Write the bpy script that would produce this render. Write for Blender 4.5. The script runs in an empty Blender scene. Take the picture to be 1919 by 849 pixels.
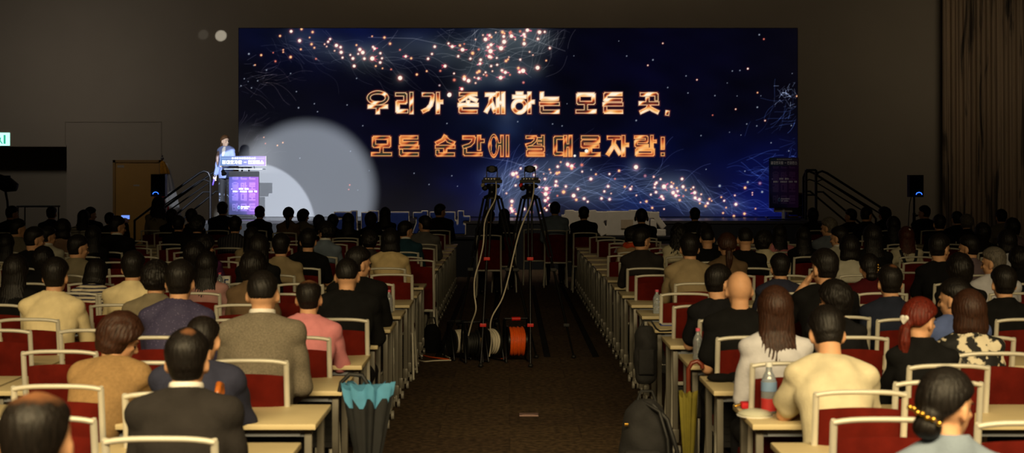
import bpy, bmesh, math, random
import numpy as np
from mathutils import Vector, Matrix

random.seed(7)
rng = np.random.default_rng(11)
S = bpy.context.scene
COL = S.collection
PI = math.pi

# ------------------------------------------------------------------ camera
CAM_H, FOC = 1.80, 2700.0           # metres, focal length in pixels of the 1919 px wide frame
cd = bpy.data.cameras.new('camera')
cam = bpy.data.objects.new('camera', cd)
COL.objects.link(cam)
cam.location = (0, 0, CAM_H)
cam.rotation_euler = (PI / 2, 0, 0)
cd.sensor_width = 36.0
cd.lens = FOC / 1919.0 * 36.0
cd.shift_x = 4.5 / 1919.0
cd.shift_y = -90.5 / 1919.0
cd.clip_end = 200
cd.dof.use_dof = True
cd.dof.focus_distance = 27.0
cd.dof.aperture_fstop = 4.5
S.camera = cam

# ------------------------------------------------------------------ colour management and world
S.view_settings.view_transform = 'Standard'
S.view_settings.look = 'None'
S.view_settings.gamma = 1.0
S.view_settings.use_curve_mapping = False
S.view_settings.exposure = 0.0
S.cycles.use_denoising = True
S.cycles.max_bounces = 6
S.cycles.sample_clamp_indirect = 4.0
W = bpy.data.worlds.new('world')
S.world = W
W.use_nodes = True
W.node_tree.nodes['Background'].inputs['Color'].default_value = (1.0, 0.72, 0.45, 1)
W.node_tree.nodes['Background'].inputs['Strength'].default_value = 0.0012


def area(name, loc, target, size, power, color, spread=PI):
    l = bpy.data.lights.new(name, 'AREA')
    l.shape = 'RECTANGLE'
    l.size, l.size_y = size
    l.energy = power
    l.color = color
    l.spread = spread
    o = bpy.data.objects.new(name, l)
    COL.objects.link(o)
    o.location = loc
    o.rotation_euler = (Vector(target) - Vector(loc)).to_track_quat('-Z', 'Y').to_euler()
    return o


def spot(name, loc, target, radius_at_target, power, color, blend=0.1, soft=0.02):
    l = bpy.data.lights.new(name, 'SPOT')
    d = (Vector(target) - Vector(loc)).length
    l.spot_size = 2 * math.atan(radius_at_target / d)
    l.spot_blend = blend
    l.energy = power
    l.color = color
    l.shadow_soft_size = soft
    o = bpy.data.objects.new(name, l)
    COL.objects.link(o)
    o.location = loc
    o.rotation_euler = (Vector(target) - Vector(loc)).to_track_quat('-Z', 'Y').to_euler()
    return o


def P(px, py, D):
    """the point at distance D seen at photo pixel px, py"""
    return Vector(((px - 955) * D / FOC, D, CAM_H - (py - 334) * D / FOC))


WARM = (1.0, 0.77, 0.41)
# warm house lights left on over the rear of the hall
area('house_light', (0.0, 0.3, 4.9), (0, 4.9, 0.2), (11.0, 1.2), 420, WARM, math.radians(78))
area('house_light', (0.0, 7.0, 7.4), (0, 11.0, 0), (11.0, 1.0), 5, WARM, math.radians(100))
area('house_light', (0.0, 17.0, 8.4), (0, 19.0, 0), (14.0, 1.0), 5, WARM, math.radians(110))
area('apron_fill', (0.0, 22.3, 8.7), (0, 27.6, 0.9), (10.0, 0.5), 34, (1.0, 0.88, 0.72), math.radians(38))  # added fill standing in for ambient hall light on letters and lectern
# unseen dim fill lamps added to bring up the walls near the stage end
area('wall_fill', (-10.4, 27.5, 6.0), (-10.0, 34.0, 3.6), (2.5, 0.6), 19, (1.0, 0.85, 0.72), math.radians(92))
area('wall_fill', (10.6, 27.5, 7.0), (10.4, 34.0, 3.8), (3.0, 0.6), 13, (1.0, 0.78, 0.52), math.radians(92))
area('wall_fill', (0.0, 31.9, 8.6), (0.0, 34.0, 6.0), (12.0, 0.4), 34, (1.0, 0.76, 0.52))
# two follow spots thrown from the control gantry onto the speaker and the screen
SP_A, SP_B = (0.0, 12.0, 8.4), (-3.5, 12.0, 8.4)
spot('follow_spot', SP_A, P(567, 368, 30.9), 1.70, 34000, (0.78, 0.86, 1.0), 0.42)
spot('follow_spot', SP_B, P(468, 420, 30.5), 1.38, 46000, (0.80, 0.87, 1.0), 0.07)
spot('follow_spot', (-11.0, 11.0, 6.4), P(425, 275, 29.8), 0.42, 26000, (0.95, 0.96, 1.0), 0.8, 0.45)
# separate narrow spots added to light the flag and the spill patches on the wall
spot('added_spot', (-3.0, 14.0, 7.0), P(326, 375, 31.2), 0.20, 1500, (0.9, 0.95, 1.0), 0.5)
spot('added_spot', (-2.0, 20.0, 7.5), P(414, 67, 34.0), 0.085, 9000, (1.0, 0.97, 0.9), 0.15)
spot('added_spot', (-2.0, 20.0, 7.5), P(381, 65, 34.0), 0.03, 700, (1.0, 0.97, 0.9), 0.5)


# ------------------------------------------------------------------ materials
def srgb(c):
    return tuple(((x / 255.0) / 12.92 if x / 255.0 <= 0.04045 else ((x / 255.0 + 0.055) / 1.055) ** 2.4) for x in c)


def new_mat(name):
    m = bpy.data.materials.new(name)
    m.use_nodes = True
    nt = m.node_tree
    return m, nt, nt.nodes['Principled BSDF']


def pm(name, col, rough=0.5, metal=0.0, var=0.0, scale=30.0, bump=0.0, bscale=200.0, emit=0.0, spec=0.5, coat=0.0, trans=0.0):
    """procedural principled material, col in 0-255 sRGB"""
    m, nt, b = new_mat(name)
    c = srgb(col)
    b.inputs['Base Color'].default_value = (*c, 1)
    b.inputs['Roughness'].default_value = rough
    b.inputs['Metallic'].default_value = metal
    b.inputs['Specular IOR Level'].default_value = spec
    b.inputs['Coat Weight'].default_value = coat
    b.inputs['Transmission Weight'].default_value = trans
    tc = nt.nodes.new('ShaderNodeTexCoord')
    if var > 0:
        n = nt.nodes.new('ShaderNodeTexNoise')
        n.inputs['Scale'].default_value = scale
        n.inputs['Detail'].default_value = 4
        r = nt.nodes.new('ShaderNodeValToRGB')
        r.color_ramp.elements[0].position = 0.3
        r.color_ramp.elements[1].position = 0.7
        r.color_ramp.elements[0].color = (*[x * (1 - var) for x in c], 1)
        r.color_ramp.elements[1].color = (*[min(1, x * (1 + var)) for x in c], 1)
        nt.links.new(tc.outputs['Object'], n.inputs['Vector'])
        nt.links.new(n.outputs['Fac'], r.inputs['Fac'])
        nt.links.new(r.outputs['Color'], b.inputs['Base Color'])
    if bump > 0:
        n2 = nt.nodes.new('ShaderNodeTexNoise')
        n2.inputs['Scale'].default_value = bscale
        bp = nt.nodes.new('ShaderNodeBump')
        bp.inputs['Strength'].default_value = bump
        bp.inputs['Distance'].default_value = 0.004
        nt.links.new(tc.outputs['Object'], n2.inputs['Vector'])
        nt.links.new(n2.outputs['Fac'], bp.inputs['Height'])
        nt.links.new(bp.outputs['Normal'], b.inputs['Normal'])
    if emit > 0:
        b.inputs['Emission Color'].default_value = (*c, 1)
        b.inputs['Emission Strength'].default_value = emit
    return m


def ramp_mat(name, cols, tex='NOISE', scale=10.0, pos=(0.45, 0.55), rough=0.8, stretch=(1, 1, 1), bands='Z', distort=0.0):
    m, nt, b = new_mat(name)
    b.inputs['Roughness'].default_value = rough
    tc = nt.nodes.new('ShaderNodeTexCoord')
    mp = nt.nodes.new('ShaderNodeMapping')
    mp.inputs['Scale'].default_value = stretch
    nt.links.new(tc.outputs['Object'], mp.inputs['Vector'])
    if tex == 'WAVE':
        t = nt.nodes.new('ShaderNodeTexWave')
        t.bands_direction = bands
        t.inputs['Distortion'].default_value = distort
    elif tex == 'VORONOI':
        t = nt.nodes.new('ShaderNodeTexVoronoi')
    else:
        t = nt.nodes.new('ShaderNodeTexNoise')
        t.inputs['Detail'].default_value = 5
    t.inputs['Scale'].default_value = scale
    nt.links.new(mp.outputs['Vector'], t.inputs['Vector'])
    r = nt.nodes.new('ShaderNodeValToRGB')
    r.color_ramp.elements[0].position, r.color_ramp.elements[1].position = pos
    r.color_ramp.elements[0].color = (*srgb(cols[0]), 1)
    r.color_ramp.elements[1].color = (*srgb(cols[1]), 1)
    nt.links.new(t.outputs['Distance' if tex == 'VORONOI' else 'Fac'], r.inputs['Fac'])
    nt.links.new(r.outputs['Color'], b.inputs['Base Color'])
    return m


def attr_mat(name, emission=None, base=1.0, rough=0.6, spec=0.3):
    """colour from the mesh's own printed/displayed picture; emission: strength of a lit display"""
    m, nt, b = new_mat(name)
    a = nt.nodes.new('ShaderNodeAttribute')
    a.attribute_name = 'Col'
    b.inputs['Roughness'].default_value = rough
    b.inputs['Specular IOR Level'].default_value = spec
    if emission:
        b.inputs['Base Color'].default_value = (base, base, base, 1)
        nt.links.new(a.outputs['Color'], b.inputs['Emission Color'])
        b.inputs['Emission Strength'].default_value = emission
    else:
        nt.links.new(a.outputs['Color'], b.inputs['Base Color'])
    return m


def hair_pm(name, col, crown=None):
    """strands: noise drawn out from crown to tips; crown: scalp showing through where the hair is thin"""
    m, nt, b = new_mat(name)
    tc = nt.nodes.new('ShaderNodeTexCoord')
    mp = nt.nodes.new('ShaderNodeMapping')
    mp.inputs['Scale'].default_value = (1, 1, .09)
    n = nt.nodes.new('ShaderNodeTexNoise')
    n.inputs['Scale'].default_value = 170
    n.inputs['Detail'].default_value = 3
    nt.links.new(tc.outputs['Object'], mp.inputs['Vector'])
    nt.links.new(mp.outputs['Vector'], n.inputs['Vector'])
    r = nt.nodes.new('ShaderNodeValToRGB')
    c = srgb(col)
    r.color_ramp.elements[0].position, r.color_ramp.elements[1].position = .3, .72
    r.color_ramp.elements[0].color = (*[q * .45 for q in c], 1)
    r.color_ramp.elements[1].color = (*[q * 1.7 for q in c], 1)
    nt.links.new(n.outputs['Fac'], r.inputs['Fac'])
    bp = nt.nodes.new('ShaderNodeBump')
    bp.inputs['Strength'].default_value = .7
    bp.inputs['Distance'].default_value = .004
    nt.links.new(n.outputs['Fac'], bp.inputs['Height'])
    nt.links.new(bp.outputs['Normal'], b.inputs['Normal'])
    b.inputs['Roughness'].default_value = .5
    b.inputs['Specular IOR Level'].default_value = .28
    if crown is None:
        nt.links.new(r.outputs['Color'], b.inputs['Base Color'])
        return m
    (cx_, cy_, cz_), rad, amt = crown
    m2 = nt.nodes.new('ShaderNodeVectorMath')
    m2.operation = 'DISTANCE'
    m2.inputs[1].default_value = (cx_, cy_, cz_)
    nt.links.new(tc.outputs['Object'], m2.inputs[0])
    n2 = nt.nodes.new('ShaderNodeTexNoise')
    n2.inputs['Scale'].default_value = 45
    nt.links.new(tc.outputs['Object'], n2.inputs['Vector'])
    ad = nt.nodes.new('ShaderNodeMath')
    ad.operation = 'MULTIPLY_ADD'
    ad.inputs[1].default_value = .035
    nt.links.new(n2.outputs['Fac'], ad.inputs[0])
    nt.links.new(m2.outputs['Value'], ad.inputs[2])
    mr = nt.nodes.new('ShaderNodeMapRange')
    mr.inputs['From Min'].default_value = rad * .45 + .0175
    mr.inputs['From Max'].default_value = rad + .0175
    mr.inputs['To Min'].default_value = amt
    mr.inputs['To Max'].default_value = 0
    nt.links.new(ad.outputs['Value'], mr.inputs['Value'])
    mx = nt.nodes.new('ShaderNodeMix')
    mx.data_type = 'RGBA'
    nt.links.new(mr.outputs['Result'], mx.inputs['Factor'])
    nt.links.new(r.outputs['Color'], mx.inputs['A'])
    mx.inputs['B'].default_value = (*srgb((150, 100, 66)), 1)
    nt.links.new(mx.outputs['Result'], b.inputs['Base Color'])
    return m


M = dict(
    frame=pm('silver grey painted tube', (196, 192, 178), 0.42, 0.15, 0.05, 8),
    red=pm('red upholstery', (88, 20, 12), 0.95, 0, 0.18, 14, 0.5, 260, spec=0.1),
    tabletop=pm('pale beige laminate', (205, 188, 146), 0.5, 0, 0.05, 6),
    edge=pm('table edge band', (176, 160, 122), 0.5, 0, 0.04, 6),
    beam=pm('blue grey steel beam', (128, 132, 140), 0.4, 0.3, 0.05, 10),
    leg=pm('light grey steel leg', (116, 112, 102), 0.4, 0.2, 0.05, 8),
    plastic=pm('grey caster plastic', (150, 146, 136), 0.5, 0, 0.08, 30),
    mesh=pm('dark modesty panel', (26, 25, 25), 0.7, 0, 0.1, 60),
    black=pm('matte black', (16, 16, 17), 0.6, 0, 0.2, 20),
    blackmetal=pm('black painted metal', (20, 20, 22), 0.35, 0.5, 0.15, 20),
    blackcloth=pm('black fabric', (15, 15, 16), 0.95, 0, 0.25, 25, 0.4, 180, spec=0.15),
    steel=pm('brushed steel', (160, 160, 165), 0.3, 0.9, 0.05, 30),
    skin=pm('skin', (208, 158, 120), 0.55, 0, 0.07, 18, 0.15, 300, spec=0.3),
    skinpale=pm('fair skin', (238, 205, 180), 0.55, 0, 0.05, 18, spec=0.3),
    hairdark=hair_pm('black hair', (19, 15, 13)),
    hairbrown=hair_pm('brown hair', (52, 30, 20)),
    hairauburn=hair_pm('auburn hair', (66, 30, 18)),
    hairred=hair_pm('dyed red hair', (88, 26, 14)),
    hairgrey=hair_pm('grey hair', (92, 86, 78)),
    shoe=pm('black shoe leather', (14, 13, 13), 0.35, 0, 0.2, 20),
    trouser=pm('dark trouser cloth', (22, 22, 26), 0.9, 0, 0.2, 25, spec=0.2),
    eye=pm('dark iris', (25, 18, 14), 0.2, 0, 0.1, 50),
    white=pm('white plastic', (225, 222, 215), 0.5, 0, 0.03, 20),
    cream=pm('cream foam board', (196, 186, 168), 0.8, 0, 0.05, 8),
    blue=pm('blue letter face', (22, 50, 128), 0.6, 0, 0.08, 8),
    gold=pm('gold metal', (212, 165, 70), 0.25, 0.9, 0.1, 40),
    orange=pm('orange cable', (232, 92, 18), 0.5, 0, 0.1, 60),
    redplastic=pm('red plastic', (215, 30, 18), 0.4, 0, 0.05, 30),
    whitecable=pm('white cable', (214, 205, 184), 0.45, 0, 0.05, 60),
    cyan=pm('pale blue umbrella band', (78, 146, 186), 0.7, 0, 0.08, 20),
    umbrellablack=pm('black umbrella cloth', (22, 24, 26), 0.6, 0, 0.2, 20),
    olive=pm('olive umbrella cloth', (128, 118, 34), 0.7, 0, 0.12, 20),
    wood=pm('varnished wood handle', (168, 92, 34), 0.3, 0, 0.25, 25),
    woodbox=pm('plain plywood', (120, 92, 58), 0.7, 0, 0.15, 12),
    pink=pm('pink cap', (222, 96, 120), 0.4),
    bottlecapwhite=pm('white cap', (225, 225, 220), 0.4),
    water=pm('clear bottle plastic', (205, 214, 222), 0.12, 0, trans=0.7, spec=0.6),
    label_red=pm('red bottle label', (190, 50, 50), 0.5),
    label_blue=pm('blue bottle label', (120, 150, 190), 0.5),
    doorwood=pm('ochre painted door', (150, 112, 42), 0.55, 0, 0.05, 3),
    doorframe=pm('ochre door frame', (122, 92, 38), 0.5, 0, 0.05, 3),
    wall=pm('warm grey plaster wall', (150, 143, 130), 0.9, 0, 0.03, 1.2, spec=0.2),
    wall2=pm('alcove plaster', (140, 134, 120), 0.9, 0, 0.03, 1.5, spec=0.2),
    trim=pm('painted trim', (140, 132, 118), 0.7, 0, 0.03, 5),
    ceiling=pm('dark ceiling', (40, 36, 32), 0.95, 0, 0.05, 2),
    stage=pm('polished dark stage deck', (46, 44, 46), 0.28, 0, 0.08, 4),
    skirt=pm('black stage skirt', (9, 9, 10), 0.95, 0, 0.2, 15),
    ledframe=pm('led cabinet edge', (14, 14, 16), 0.6),
    silverpost=pm('bright post', (200, 200, 205), 0.3, 0.5),
    acrylic=pm('clear acrylic shelf', (210, 220, 235), 0.15, 0, trans=0.5),
    bluelight=pm('blue indicator', (50, 110, 255), 0.4, emit=2.2),
    exit=pm('lit exit sign face', (150, 235, 215), 0.4, emit=2.2),
    exitmark=pm('exit sign figure', (60, 190, 150), 0.4, emit=0.8),
    phone=pm('phone display', (120, 160, 255), 0.4, emit=0.9),
    white_flag=pm('white flag satin', (232, 232, 236), 0.6, 0, 0.04, 6),
    flagred=pm('red flag emblem', (190, 26, 34), 0.6),
    flagblue=pm('blue flag emblem', (24, 50, 128), 0.6),
    fringe=pm('yellow flag fringe', (214, 150, 34), 0.8, 0, 0.2, 40),
    greybag=pm('dark grey bag', (24, 23, 24), 0.85, 0, 0.3, 20, 0.5, 90),
    plate=pm('clear lid', (196, 196, 176), 0.3, 0, 0.05, 10),
    redcloth=pm('red folded pouch', (190, 20, 34), 0.8, 0, 0.1, 20),
    paper=pm('taped paper', (170, 150, 120), 0.9, 0, 0.05, 20),
    yellow=pm('yellow plug', (214, 150, 30), 0.5),
    scarf=pm('orange scarf', (214, 74, 34), 0.9, 0, 0.15, 20),
    strap=pm('dark navy strap', (18, 20, 32), 0.9),
    lens=pm('camera lens glass', (12, 12, 18), 0.1, 0, spec=0.8),
)

_c = lambda n, c, v=0.10, s=12, b=0.35: pm(n, c, 0.92, 0, v, s, b, 90, spec=0.15)
CLOTH = dict(
    black=_c('black cloth', (17, 17, 18), 0.2), black2=_c('soft black cloth', (22, 22, 25), 0.2),
    charcoal=_c('charcoal suiting', (42, 39, 38), 0.12), navy=_c('navy cloth', (48, 50, 68)),
    navy2=_c('dark navy cloth', (32, 37, 52)), tan=_c('tan wool', (150, 120, 80), 0.12, 60),
    cream=_c('cream cotton', (206, 196, 166)), creambright=_c('bright cream cotton', (232, 214, 168)),
    cream2=_c('off white cotton', (186, 182, 166)), grey=_c('mid grey tweed', (112, 104, 90), 0.28, 160),
    pink=_c('pink cotton', (208, 132, 138)), palepink=_c('pale pink cotton', (170, 128, 124)),
    white=_c('white cotton', (196, 196, 204)), brown=_c('brown knit', (104, 84, 62)),
    taupe=_c('taupe cotton', (128, 118, 96)), maroon=_c('maroon knit', (72, 16, 22)),
    blue=_c('blue shirt cotton', (84, 100, 150)), bluegrey=_c('blue grey cotton', (118, 132, 150)),
    beige=_c('beige linen', (206, 182, 134)), beige2=_c('dull beige linen', (156, 138, 106)),
    darkgrey=_c('dark grey cotton', (70, 64, 62)), grey2=_c('grey cotton', (96, 94, 92)),
    purple=_c('purple cotton', (84, 40, 80)), rose=_c('dusty rose cotton', (160, 128, 108)),
    teal=_c('teal cloth', (34, 62, 76)), orange=_c('tan cotton', (160, 136, 104)),
    greyblue=_c('grey blue cotton', (96, 104, 116)), mauve=_c('mauve cotton', (112, 96, 104)),
    violet=ramp_mat('dotted navy violet cloth', ((46, 42, 72), (128, 120, 156)), 'VORONOI', 70, (0.0, 0.25)),
    striped=ramp_mat('white and navy striped jersey', ((30, 30, 66), (218, 206, 180)), 'WAVE', 10.5, (0.28, 0.36), bands='Z', distort=0.6),
    floral=ramp_mat('black and white patterned blouse', ((14, 14, 14), (216, 206, 180)), 'NOISE', 16, (0.5, 0.54)),
    plaid=ramp_mat('dark plaid cloth', ((26, 26, 34), (80, 76, 80)), 'WAVE', 9, (0.86, 0.95), bands='X'),
    plaid2=ramp_mat('pale checked cloth', ((168, 162, 146), (60, 56, 50)), 'WAVE', 8, (0.8, 0.9), bands='Z'),
    straps=_c('white blouse cotton', (196, 188, 164)),
)
CLOTH['violet'].node_tree.nodes['Color Ramp'].color_ramp.elements[0].color = (*srgb((132, 122, 158)), 1)
CLOTH['violet'].node_tree.nodes['Color Ramp'].color_ramp.elements[1].color = (*srgb((56, 52, 84)), 1)
HAIRTHIN = dict(thin=hair_pm('thinning black hair', (19, 15, 13), ((.012, -.05, .12), .032, .5)), balding=hair_pm('balding hair', (22, 17, 14), ((0, -.012, .135), .075, .6)))
HAIRM = dict(dark=M['hairdark'], brown=M['hairbrown'], auburn=M['hairauburn'], red=M['hairred'], grey=M['hairgrey'])


# ------------------------------------------------------------------ mesh helpers
class MB:
    """collects shapes into one mesh"""

    def __init__(s):
        s.v, s.f = [], []

    def add(s, v, f):
        o = len(s.v)
        s.v += [tuple(p) for p in v]
        s.f += [tuple(i + o for i in q) for q in f]
        return s

    def box(s, c, size, rot=None, bevel=0.0):
        hx, hy, hz = [x / 2 for x in size]
        if bevel > 0:
            bm = bmesh.new()
            bmesh.ops.create_cube(bm, size=1.0)
            for v in bm.verts:
                v.co = Vector((v.co.x * size[0], v.co.y * size[1], v.co.z * size[2]))
            bmesh.ops.bevel(bm, geom=list(bm.edges), offset=min(bevel, min(size) * 0.45), segments=2, affect='EDGES', profile=0.6)
            bm.verts.index_update()
            vs = [v.co.copy() for v in bm.verts]
            fs = [[v.index for v in f.verts] for f in bm.faces]
            bm.free()
        else:
            vs = [Vector((x, y, z)) for x in (-hx, hx) for y in (-hy, hy) for z in (-hz, hz)]
            fs = [(0, 1, 3, 2), (4, 6, 7, 5), (0, 4, 5, 1), (2, 3, 7, 6), (0, 2, 6, 4), (1, 5, 7, 3)]
        if rot is not None:
            vs = [rot @ v for v in vs]
        c = Vector(c)
        return s.add([v + c for v in vs], fs)

    def ell(s, c, r, rot=None, nu=16, nv=10):
        c = Vector(c)
        if not hasattr(r, '__len__'):
            r = (r, r, r)
        vs = [Vector((0, 0, r[2]))]
        for j in range(1, nv):
            a = PI * j / nv
            for i in range(nu):
                b = 2 * PI * i / nu
                vs.append(Vector((r[0] * math.sin(a) * math.cos(b), r[1] * math.sin(a) * math.sin(b), r[2] * math.cos(a))))
        vs.append(Vector((0, 0, -r[2])))
        if rot is not None:
            vs = [rot @ v for v in vs]
        fs = []
        for i in range(nu):
            k = (i + 1) % nu
            fs.append((0, 1 + i, 1 + k))
            for j in range(nv - 2):
                a0 = 1 + j * nu
                fs.append((a0 + i, a0 + nu + i, a0 + nu + k, a0 + k))
            a0 = 1 + (nv - 2) * nu
            fs.append((a0 + i, len(vs) - 1, a0 + k))
        return s.add([v + c for v in vs], fs)

    def loft(s, rings, n=16, up=None):
        """rings: (centre, rx, ry); section axes from the path, rx along the given side axis (x)"""
        cs = [Vector(r[0]) for r in rings]
        vs, fs = [], []
        side = Vector(up) if up else None
        prev = None
        for i, r in enumerate(rings):
            a = cs[max(0, i - 1)]
            b = cs[min(len(cs) - 1, i + 1)]
            t = (b - a)
            t = t.normalized() if t.length > 1e-9 else Vector((0, 0, 1))
            if side is not None:
                x = side - t * side.dot(t)
            elif prev is None:
                x = Vector((1, 0, 0)) if abs(t.x) < 0.9 else Vector((0, 1, 0))
                x = x - t * x.dot(t)
            else:
                x = prev - t * prev.dot(t)
            x.normalize()
            prev = x
            y = t.cross(x)
            for k in range(n):
                q = 2 * PI * k / n
                vs.append(cs[i] + x * (math.cos(q) * r[1]) + y * (math.sin(q) * r[2]))
        for i in range(len(rings) - 1):
            for k in range(n):
                k2 = (k + 1) % n
                fs.append((i * n + k, i * n + k2, (i + 1) * n + k2, (i + 1) * n + k))
        fs.append(tuple(range(n - 1, -1, -1)))
        fs.append(tuple((len(rings) - 1) * n + k for k in range(n)))
        return s.add(vs, fs)

    def tube(s, pts, r, n=8, closed=False):
        pts = [Vector(p) for p in pts]
        if closed:
            pts = pts + [pts[0]]
        return s.loft([(p, r, r) for p in pts], n)

    def cap(s, p0, p1, r0, r1, n=14):
        """tapered capsule"""
        p0, p1 = Vector(p0), Vector(p1)
        d = (p1 - p0)
        L = d.length
        t = d / L if L > 1e-9 else Vector((0, 0, 1))
        rings = []
        for a in (80, 60, 35, 12):
            rings.append((p0 - t * (r0 * math.sin(math.radians(a))), r0 * math.cos(math.radians(a)), r0 * math.cos(math.radians(a))))
        for k in range(1, 4):
            q = k / 4
            rings.append((p0.lerp(p1, q), r0 + (r1 - r0) * q, r0 + (r1 - r0) * q))
        for a in (12, 35, 60, 80):
            rings.append((p1 + t * (r1 * math.sin(math.radians(a))), r1 * math.cos(math.radians(a)), r1 * math.cos(math.radians(a))))
        return s.loft(rings, n)

    def prism(s, poly, y0, y1):
        """polygon in the xz plane, given thickness along y"""
        n = len(poly)
        vs = [(x, y0, z) for x, z in poly] + [(x, y1, z) for x, z in poly]
        fs = [tuple(range(n)), tuple(range(2 * n - 1, n - 1, -1))]
        fs += [(i, i + n, (i + 1) % n + n, (i + 1) % n) for i in range(n)]
        return s.add(vs, fs)

    def data(s, name, mat=None, smooth=None):
        me = bpy.data.meshes.new(name)
        me.from_pydata(s.v, [], s.f)
        bm = bmesh.new()
        bm.from_mesh(me)
        bmesh.ops.recalc_face_normals(bm, faces=bm.faces)
        bm.to_mesh(me)
        bm.free()
        if mat:
            me.materials.append(mat)
        if smooth is not None:
            me.polygons.foreach_set('use_smooth', [True] * len(me.polygons))
            if smooth < 180:
                me.set_sharp_from_angle(angle=math.radians(smooth))
        return me

    def obj(s, name, mat, parent=None, smooth=None, loc=None):
        return link(name, s.data(name, mat, smooth), parent, loc)


def link(name, me, parent=None, loc=None):
    o = bpy.data.objects.new(name, me)
    COL.objects.link(o)
    if parent is not None:
        o.parent = parent
    if loc is not None:
        o.location = loc
    return o


def thing(name, label, cat, loc=(0, 0, 0), rz=0.0, group=None):
    o = bpy.data.objects.new(name, None)
    o.empty_display_size = 0.1
    COL.objects.link(o)
    o.location = loc
    o.rotation_euler = (0, 0, rz)
    return tag(o, label, cat, group)


def tag(o, label, cat, group=None):
    o['label'] = label
    o['category'] = cat
    if group:
        o['group'] = group
    return o


def struct(o):
    o['kind'] = 'structure'
    return o


def dup(root, loc, rz, label, group=None, name=None):
    r = root.copy()
    COL.objects.link(r)
    r.location = loc
    r.rotation_euler = (0, 0, rz)
    r['label'] = label
    if group:
        r['group'] = group
    for ch in list(root.children):
        c = ch.copy()
        COL.objects.link(c)
        c.parent = r
        for g in ch.children:
            d = g.copy()
            COL.objects.link(d)
            d.parent = c
    return r


def remeshed(mb, name, voxel, smooth_iter=4, mat=None):
    me0 = mb.data(name)
    o = bpy.data.objects.new(name, me0)
    COL.objects.link(o)
    md = o.modifiers.new('r', 'REMESH')
    md.mode = 'VOXEL'
    md.voxel_size = voxel
    md.use_smooth_shade = True
    if smooth_iter:
        ms = o.modifiers.new('s', 'SMOOTH')
        ms.factor = 0.5
        ms.iterations = smooth_iter
    dg = bpy.context.evaluated_depsgraph_get()
    me = bpy.data.meshes.new_from_object(o.evaluated_get(dg))
    me.name = name
    bpy.data.objects.remove(o)
    bpy.data.meshes.remove(me0)
    me.polygons.foreach_set('use_smooth', [True] * len(me.polygons))
    me.materials.clear()
    if mat:
        me.materials.append(mat)
    return me


# ------------------------------------------------------------------ the hall
def wall_box(name, c, size, mat):
    return struct(MB().box(c, size).obj(name, mat))


def carpet_mat():
    m, nt, b = new_mat('brown patterned carpet')
    tc = nt.nodes.new('ShaderNodeTexCoord')
    n = nt.nodes.new('ShaderNodeTexNoise')
    n.inputs['Scale'].default_value = 22
    n.inputs['Detail'].default_value = 6
    nt.links.new(tc.outputs['Object'], n.inputs['Vector'])
    v = nt.nodes.new('ShaderNodeTexVoronoi')
    v.inputs['Scale'].default_value = 14
    v.feature = 'DISTANCE_TO_EDGE'
    nt.links.new(tc.outputs['Object'], v.inputs['Vector'])
    bk = nt.nodes.new('ShaderNodeTexBrick')
    bk.inputs['Scale'].default_value = 1.0
    bk.inputs['Brick Width'].default_value = 1.0
    bk.inputs['Row Height'].default_value = 0.5
    bk.inputs['Mortar Size'].default_value = 0.006
    bk.inputs['Color1'].default_value = (*srgb((76, 62, 47)), 1)
    bk.inputs['Color2'].default_value = (*srgb((66, 53, 42)), 1)
    bk.inputs['Mortar'].default_value = (*srgb((60, 48, 38)), 1)
    nt.links.new(tc.outputs['Object'], bk.inputs['Vector'])
    r = nt.nodes.new('ShaderNodeValToRGB')
    r.color_ramp.elements[0].position = 0.35
    r.color_ramp.elements[1].position = 0.75
    r.color_ramp.elements[0].color = (0.55, 0.55, 0.55, 1)
    r.color_ramp.elements[1].color = (1.9, 1.85, 1.7, 1)
    nt.links.new(n.outputs['Fac'], r.inputs['Fac'])
    mx = nt.nodes.new('ShaderNodeMix')
    mx.data_type = 'RGBA'
    mx.blend_type = 'MULTIPLY'
    mx.inputs['Factor'].default_value = 1
    nt.links.new(bk.outputs['Color'], mx.inputs['A'])
    nt.links.new(r.outputs['Color'], mx.inputs['B'])
    r2 = nt.nodes.new('ShaderNodeValToRGB')
    r2.color_ramp.elements[0].position = 0.0
    r2.color_ramp.elements[1].position = 0.035
    r2.color_ramp.elements[0].color = (1.5, 1.5, 1.4, 1)
    r2.color_ramp.elements[1].color = (1, 1, 1, 1)
    nt.links.new(v.outputs['Distance'], r2.inputs['Fac'])
    mx2 = nt.nodes.new('ShaderNodeMix')
    mx2.data_type = 'RGBA'
    mx2.blend_type = 'MULTIPLY'
    mx2.inputs['Factor'].default_value = 0.5
    nt.links.new(mx.outputs['Result'], mx2.inputs['A'])
    nt.links.new(r2.outputs['Color'], mx2.inputs['B'])
    nt.links.new(mx2.outputs['Result'], b.inputs['Base Color'])
    b.inputs['Roughness'].default_value = 0.95
    b.inputs['Specular IOR Level'].default_value = 0.1
    return m


WD = 34.0   # distance of the back wall's face
wall_box('floor', (0, 13, -0.05), (29, 43, 0.1), carpet_mat())
wall_box('ceiling', (0, 13, 9.05), (29, 43, 0.1), M['ceiling'])
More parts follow.
